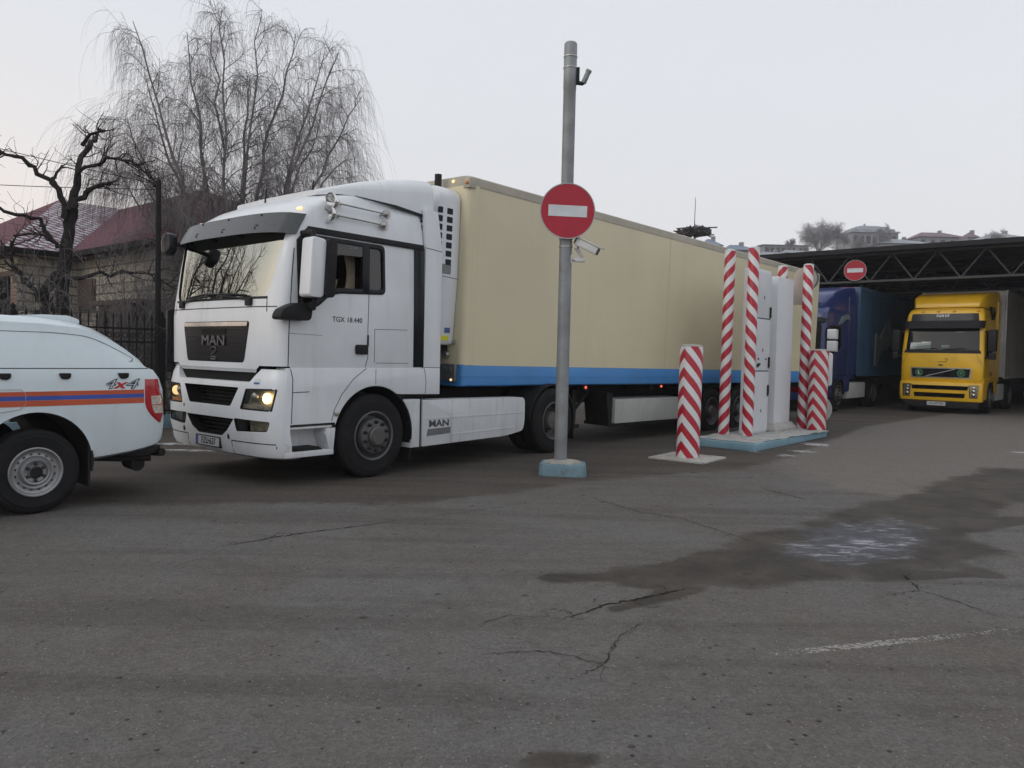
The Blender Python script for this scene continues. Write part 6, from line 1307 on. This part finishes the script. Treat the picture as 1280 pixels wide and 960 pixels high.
fs += [tuple([B, B+1] + bot[::-1]), tuple([B+1, B+2] + rgt[::-1]), tuple([B+2, B+3] + top[::-1]), tuple([B+3, B] + lft[::-1])]
me = bpy.data.meshes.new('ground'); me.from_pydata(vs, [], fs)
ca = me.attributes.new('surface_kind', 'FLOAT_COLOR', 'POINT')
ca.data.foreach_set('color', [c for q in at for c in q])
sa = me.attributes.new('snow_cover', 'FLOAT', 'POINT'); sa.data.foreach_set('value', sno)
m, nt, bs, out = new_mat('worn_asphalt'); tc = nd(nt, 'TexCoord'); v = tc.outputs['Object']
A = nd(nt, 'Attribute', attribute_name='surface_kind'); sp = nd(nt, 'SeparateColor'); nt.links.new(A.outputs['Color'], sp.inputs[0])
mid = noise(nt, v, 7, 10, .72); big = noise(nt, v, .42, 7, .62, .6); edge = noise(nt, v, 2.2, 9, .7); blot = noise(nt, v, 1.7, 8, .7, .5)
def voro(scale):
    n = nd(nt, 'TexVoronoi'); n.inputs['Scale'].default_value = scale; nt.links.new(v, n.inputs['Vector']); s_ = nd(nt, 'SeparateColor'); nt.links.new(n.outputs['Color'], s_.inputs[0]); return n.outputs['Distance'], s_.outputs[0], s_.outputs[1]
d1, g1, h1 = voro(150); d2, g2, h2 = voro(62); d3, g3, h3 = voro(26)
mp = nd(nt, 'Mapping'); mp.inputs['Rotation'].default_value = (0, 0, R(-50)); mp.inputs['Scale'].default_value = (.16, 1.5, 1); nt.links.new(v, mp.inputs[0]); track = noise(nt, mp.outputs[0], 1.5, 8, .62, .3)
def scale_c(c, f):   # c * f for a grey factor socket
    n = nt.nodes.new('ShaderNodeVectorMath'); n.operation = 'SCALE'; nt.links.new(c, n.inputs[0]); nt.links.new(f, n.inputs['Scale']); return n.outputs[0]
e2 = mth(nt, 'SUBTRACT', edge, .5)
cc = mixc(nt, ramp(nt, big, .36, .64), (.118, .107, .097), (.130, .125, .121))
cc = mixc(nt, mth(nt, 'MULTIPLY', ramp(nt, track, .46, .66), .6), cc, (.080, .072, .066))
cc = mixc(nt, mth(nt, 'MULTIPLY', ramp(nt, blot, .52, .72), .5), cc, (.142, .131, .121))
cc = mixc(nt, mth(nt, 'MULTIPLY', ramp(nt, mth(nt, 'SUBTRACT', 1, blot), .56, .72), .45), cc, (.072, .062, .055))
lite = ramp(nt, mth(nt, 'ADD', sp.outputs[2], mth(nt, 'MULTIPLY', e2, 1.3)), .35, .8); cc = mixc(nt, mth(nt, 'MULTIPLY', lite, .8), cc, mixc(nt, blot, (.145, .130, .116), (.185, .170, .154)))
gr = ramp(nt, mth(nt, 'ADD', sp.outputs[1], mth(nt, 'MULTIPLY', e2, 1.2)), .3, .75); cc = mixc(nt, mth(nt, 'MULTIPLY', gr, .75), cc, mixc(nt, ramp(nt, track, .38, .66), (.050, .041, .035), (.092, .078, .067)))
# aggregate: every stone its own tone, pale chips, dark pits
grain = mth(nt, 'ADD', .70, mth(nt, 'ADD', mth(nt, 'MULTIPLY', g1, .32), mth(nt, 'MULTIPLY', g2, .28)))
cc = scale_c(cc, mth(nt, 'MULTIPLY', grain, mth(nt, 'ADD', .72, mth(nt, 'MULTIPLY', mid, .56))))
cc = mixc(nt, mth(nt, 'MULTIPLY', mth(nt, 'GREATER_THAN', h2, .955), mth(nt, 'LESS_THAN', d2, .30)), cc, (.24, .225, .205))
cc = mixc(nt, mth(nt, 'MULTIPLY', mth(nt, 'MULTIPLY', mth(nt, 'GREATER_THAN', h3, .965), mth(nt, 'LESS_THAN', d3, .28)), .8), cc, (.022, .02, .018))
# damp tongue
wet = ramp(nt, mth(nt, 'ADD', sp.outputs[0], mth(nt, 'MULTIPLY', e2, 1.7)), .25, .72); wetc = scale_c(mixc(nt, ramp(nt, blot, .35, .65), (.026, .021, .016), (.062, .052, .042)), mth(nt, 'ADD', .6, mth(nt, 'MULTIPLY', mid, .8)))
cc = mixc(nt, mth(nt, 'MULTIPLY', wet, .84), cc, wetc)
# oil drips
d4, g4, h4 = voro(3.1); stain = mth(nt, 'MULTIPLY', ramp(nt, mth(nt, 'ADD', d4, mth(nt, 'MULTIPLY', e2, .55)), .13, .03), mth(nt, 'GREATER_THAN', h4, .72)); cc = mixc(nt, mth(nt, 'MULTIPLY', stain, .75), cc, (.026, .022, .019))
# frozen puddle: milky streaks on dark ice
xyz = nd(nt, 'SeparateXYZ'); nt.links.new(v, xyz.inputs[0]); X, Y = xyz.outputs[0], xyz.outputs[1]
def rot_axes(cx, cy, ang):
    c, s_ = math.cos(R(ang)), math.sin(R(ang)); dx = mth(nt, 'SUBTRACT', X, cx); dy = mth(nt, 'SUBTRACT', Y, cy)
    return mth(nt, 'ADD', mth(nt, 'MULTIPLY', dx, c), mth(nt, 'MULTIPLY', dy, s_)), mth(nt, 'SUBTRACT', mth(nt, 'MULTIPLY', dy, c), mth(nt, 'MULTIPLY', dx, s_))
ps, pt_ = rot_axes(3.0, 6.5, 46)
q = mth(nt, 'SQRT', mth(nt, 'ADD', mth(nt, 'POWER', mth(nt, 'ABSOLUTE', mth(nt, 'DIVIDE', ps, 1.15)), 2.0), mth(nt, 'POWER', mth(nt, 'ABSOLUTE', mth(nt, 'DIVIDE', pt_, .50)), 2.0)))
core = mth(nt, 'SUBTRACT', 1, ramp(nt, mth(nt, 'ADD', q, mth(nt, 'MULTIPLY', e2, 1.5)), .55, 1.1))
mp2 = nd(nt, 'Mapping'); mp2.inputs['Rotation'].default_value = (0, 0, R(-16)); mp2.inputs['Scale'].default_value = (1.1, 3.4, 1); nt.links.new(v, mp2.inputs[0]); st1 = noise(nt, mp2.outputs[0], 3.2, 10, .75, .7)
cc = mixc(nt, mth(nt, 'MULTIPLY', core, .85), cc, (.042, .044, .055)); ice = mth(nt, 'MULTIPLY', ramp(nt, mth(nt, 'ADD', st1, mth(nt, 'MULTIPLY', mth(nt, 'SUBTRACT', blot, .5), .6)), .49, .70), core)
cc = mixc(nt, mth(nt, 'MULTIPLY', ice, .85), cc, (.44, .45, .50))
# worn painted line
ls, lt = rot_axes(1.2, 3.88, 16.3)
env = mth(nt, 'MULTIPLY', ramp(nt, ls, -.25, .55), mth(nt, 'SUBTRACT', 1, mth(nt, 'MULTIPLY', ramp(nt, ls, .9, 1.5), .30)))
chip = noise(nt, v, 48, 6, .7); chip2 = noise(nt, v, 14, 4, .6)
on = mth(nt, 'LESS_THAN', mth(nt, 'ADD', mth(nt, 'ABSOLUTE', lt), mth(nt, 'MULTIPLY', mth(nt, 'SUBTRACT', chip2, .5), .09)), .036)
pm_ = mth(nt, 'MULTIPLY', on, mth(nt, 'GREATER_THAN', mth(nt, 'ADD', mth(nt, 'MULTIPLY', chip, .7), mth(nt, 'MULTIPLY', chip2, .3)), mth(nt, 'SUBTRACT', .68, mth(nt, 'MULTIPLY', env, .185))))
pm_ = mth(nt, 'MULTIPLY', pm_, mth(nt, 'LESS_THAN', ls, 4.2)); cc = mixc(nt, mth(nt, 'MULTIPLY', pm_, .85), cc, (.34, .325, .30))
# slushy snow
S = nd(nt, 'Attribute', attribute_name='snow_cover'); sn0 = noise(nt, v, 5.5, 10, .74, .4)
snow = ramp(nt, mth(nt, 'ADD', mth(nt, 'MULTIPLY', S.outputs['Fac'], .40), mth(nt, 'MULTIPLY', sn0, 1.05)), .76, .90); snow = mth(nt, 'MULTIPLY', snow, mth(nt, 'GREATER_THAN', S.outputs['Fac'], .04)); cc = mixc(nt, mth(nt, 'MULTIPLY', snow, .8), cc, (.46, .46, .47))
sn = noise(nt, v, 1.3, 8, .7); soil = mixc(nt, ramp(nt, sn, .5, .62), (.06, .045, .033), (.5, .5, .52))
cc = mixc(nt, A.outputs['Alpha'], cc, soil)
nt.links.new(cc, bs.inputs['Base Color'])
ro = mth(nt, 'SUBTRACT', mth(nt, 'ADD', .78, mth(nt, 'MULTIPLY', mid, .2)), mth(nt, 'ADD', mth(nt, 'MULTIPLY', wet, .22), mth(nt, 'MULTIPLY', core, .25))); nt.links.new(ro, bs.inputs['Roughness']); bs.inputs['Specular IOR Level'].default_value = .16
hgt = mth(nt, 'ADD', mth(nt, 'MULTIPLY', d2, .8), mth(nt, 'MULTIPLY', mid, .9)); bump(nt, bs, mth(nt, 'MULTIPLY', hgt, mth(nt, 'SUBTRACT', 1, mth(nt, 'MULTIPLY', core, .8))), .5, .012)
struct(put('ground', me, m, None, 0))
# cracks lie a few millimetres above the asphalt
rg = random.Random(11)
def crack(pts, w, z=.004):
    P = []
    for a, b in zip(pts, pts[1:]):
        n = max(2, int(math.hypot(b[0]-a[0], b[1]-a[1])/.025))
        for k in range(n):
            t = k/n; P.append((a[0]+(b[0]-a[0])*t + rg.gauss(0, .008), a[1]+(b[1]-a[1])*t + rg.gauss(0, .010)))
    P.append(pts[-1]); vs = []; fs = []; n = len(P)
    for i, p in enumerate(P):
        q0, q1 = P[max(0, i-1)], P[min(n-1, i+1)]; d = Vector((q1[0]-q0[0], q1[1]-q0[1])).normalized(); ww = w*rg.uniform(.25, 1.2)*min(1, .25+4*min(i, n-1-i)/n)
        vs += [(p[0]-d[1]*ww, p[1]+d[0]*ww, z), (p[0]+d[1]*ww, p[1]-d[0]*ww, z)]
    return vs, [(2*i, 2*i+1, 2*i+3, 2*i+2) for i in range(n-1)]
cm = MB()
for pts, w in (([(.31, 4.38), (.48, 4.53), (.62, 4.67), (.84, 4.81), (1.23, 5.05)], .009), ([(.76, 4.35), (.59, 4.08), (.49, 3.76), (.33, 3.58)], .0035), ([(-2.23, 5.82), (-2.05, 5.99), (-1.86, 6.2), (-1.59, 6.42), (-.98, 6.89)], .008), ([(.81, 8.34), (1.29, 7.53), (1.63, 7.27), (2.09, 6.32)], .005),
               ([(-.19, 4.23), (.03, 4.43), (.31, 4.4)], .003), ([(2.46, 4.97), (2.77, 5.12), (2.88, 4.92), (2.98, 4.59)], .004), ([(2.99, 9.13), (3.28, 8.4)], .008), ([(-.98, 6.89), (-.1, 7.6), (.6, 8.4)], .003), ([(2.77, 5.12), (2.85, 5.5)], .006), ([(.49, 3.76), (.2, 3.9), (-.1, 3.85)], .004)):
    cm.add(*crack(pts, w))
    for k in range(5):   # crumbling side branches
        i = rg.randrange(len(pts)-1); t_ = rg.random(); p = (pts[i][0]+(pts[i+1][0]-pts[i][0])*t_, pts[i][1]+(pts[i+1][1]-pts[i][1])*t_); a_ = rg.uniform(0, 2*PI); l_ = rg.uniform(.05, .22)
        cm.add(*crack([p, (p[0]+l_*math.cos(a_), p[1]+l_*math.sin(a_)), (p[0]+1.5*l_*math.cos(a_+.5), p[1]+1.5*l_*math.sin(a_+.5))], w*.35, .0045))
M_crack = mat('crack_dark', (.02, .018, .016), .9); struct(cm.build('road_crack', M_crack, None, 0, recalc=False))
db = MB()
for x, y, r in ((-.82, 4.34, .018), (-1.77, 3.47, .012), (1.33, 3.2, .010), (1.05, 3.25, .012), (.5, 2.95, .012), (.96, 3.66, .01), (-.6, 3.1, .008), (.1, 3.3, .006)):
    db.ball((x, y, .004), r, 7, 4, (1.4, .8, .35))
for k in range(150):
    x, y = rg.uniform(-4, 4.5), rg.uniform(2.6, 9); db.ball((x, y, .002), rg.uniform(.002, .006), 5, 3, (1.2, 1, .7))
tag(db.build('gravel', M_concrete if False else mat('grit', (.07, .062, .055), .9), None, 0), 'loose dark grit scattered over the asphalt in front', 'grit', None, 'stuff')
# ------------------------------------------------------------------ overcast winter sky
w = bpy.data.worlds.new('World'); scene.world = w; w.use_nodes = True; nt = w.node_tree
for n in list(nt.nodes): nt.nodes.remove(n)
out = nt.nodes.new('ShaderNodeOutputWorld'); bg = nt.nodes.new('ShaderNodeBackground'); nt.links.new(bg.outputs[0], out.inputs[0])
sk = nt.nodes.new('ShaderNodeTexSky'); sk.sky_type = 'NISHITA'; sk.sun_disc = False; sk.sun_elevation = R(16); sk.sun_rotation = R(250); sk.air_density = 1.0; sk.dust_density = 4; sk.ozone_density = 1.5
tc = nd(nt, 'TexCoord'); gv = tc.outputs['Generated']
sp = nd(nt, 'SeparateXYZ'); nt.links.new(gv, sp.inputs[0])
el = ramp(nt, sp.outputs[2], 0.0, .55)
cl = mixc(nt, el, (7.45, 7.35, 7.42), (6.75, 7.0, 7.4))
mp = nd(nt, 'Mapping'); mp.inputs['Scale'].default_value = (1, 1, 2.4); nt.links.new(gv, mp.inputs[0])
cl = mixc(nt, mth(nt, 'MULTIPLY', ramp(nt, noise(nt, mp.outputs[0], 1.3, 5, .55), .35, .75), .22), cl, (6.1, 6.3, 6.7))
lf = mth(nt, 'MULTIPLY', ramp(nt, mth(nt, 'MULTIPLY', sp.outputs[0], -1), .15, .8), mth(nt, 'SUBTRACT', 1, ramp(nt, sp.outputs[2], .02, .40)))
cl = mixc(nt, mth(nt, 'MULTIPLY', lf, .8), cl, (8.6, 7.0, 6.0))
nt.links.new(mixc(nt, .90, sk.outputs[0], cl), bg.inputs[0]); bg.inputs[1].default_value = .124
sun = bpy.data.lights.new('sun', 'SUN'); sun.energy = .5; sun.angle = R(25); sun.color = (1, .96, .91)
so = bpy.data.objects.new('sun', sun); col.objects.link(so)
sd = Vector((-.62, -.50, .55)).normalized(); so.rotation_euler = sd.to_track_quat('Z', 'Y').to_euler()
# thin winter haze
HZ = True
if HZ:
    m = bpy.data.materials.new('winter_haze'); m.use_nodes = True; nt = m.node_tree
    for n in list(nt.nodes): nt.nodes.remove(n)
    o_ = nt.nodes.new('ShaderNodeOutputMaterial'); pv = nt.nodes.new('ShaderNodeVolumePrincipled'); nt.links.new(pv.outputs[0], o_.inputs[1])
    pv.inputs['Color'].default_value = (.93, .95, 1, 1); pv.inputs['Density'].default_value = .0007; pv.inputs['Anisotropy'].default_value = .2
    hb = MB().box(-60, 260, -30, 300, -1.5, 60).build('haze', m, None, 0); hb['kind'] = 'stuff'; hb['label'] = 'thin pale winter haze over the whole yard'; hb['category'] = 'haze'
# ------------------------------------------------------------------ camera and render settings
cd = bpy.data.cameras.new('camera'); cd.sensor_fit = 'HORIZONTAL'; cd.sensor_width = 36; cd.lens = 961/1280*36; cd.clip_end = 3000; cd.clip_start = .05
co = bpy.data.objects.new('camera', cd); col.objects.link(co); scene.camera = co
co.matrix_world = Matrix.Translation((0, 0, 1.52)) @ Matrix.Rotation(R(90-2.166), 4, 'X') @ Matrix.Rotation(R(1.3), 4, 'Z')
vs_ = scene.view_settings; vs_.view_transform = 'Standard'; vs_.look = 'None'; vs_.exposure = 0; vs_.gamma = 1; vs_.use_curve_mapping = False
cy = scene.cycles; cy.use_denoising = True; cy.max_bounces = 6; cy.diffuse_bounces = 3; cy.glossy_bounces = 4; cy.transparent_max_bounces = 10; cy.volume_bounces = 1; cy.sample_clamp_indirect = 6
try: cy.denoiser = 'OPENIMAGEDENOISE'
except Exception: pass
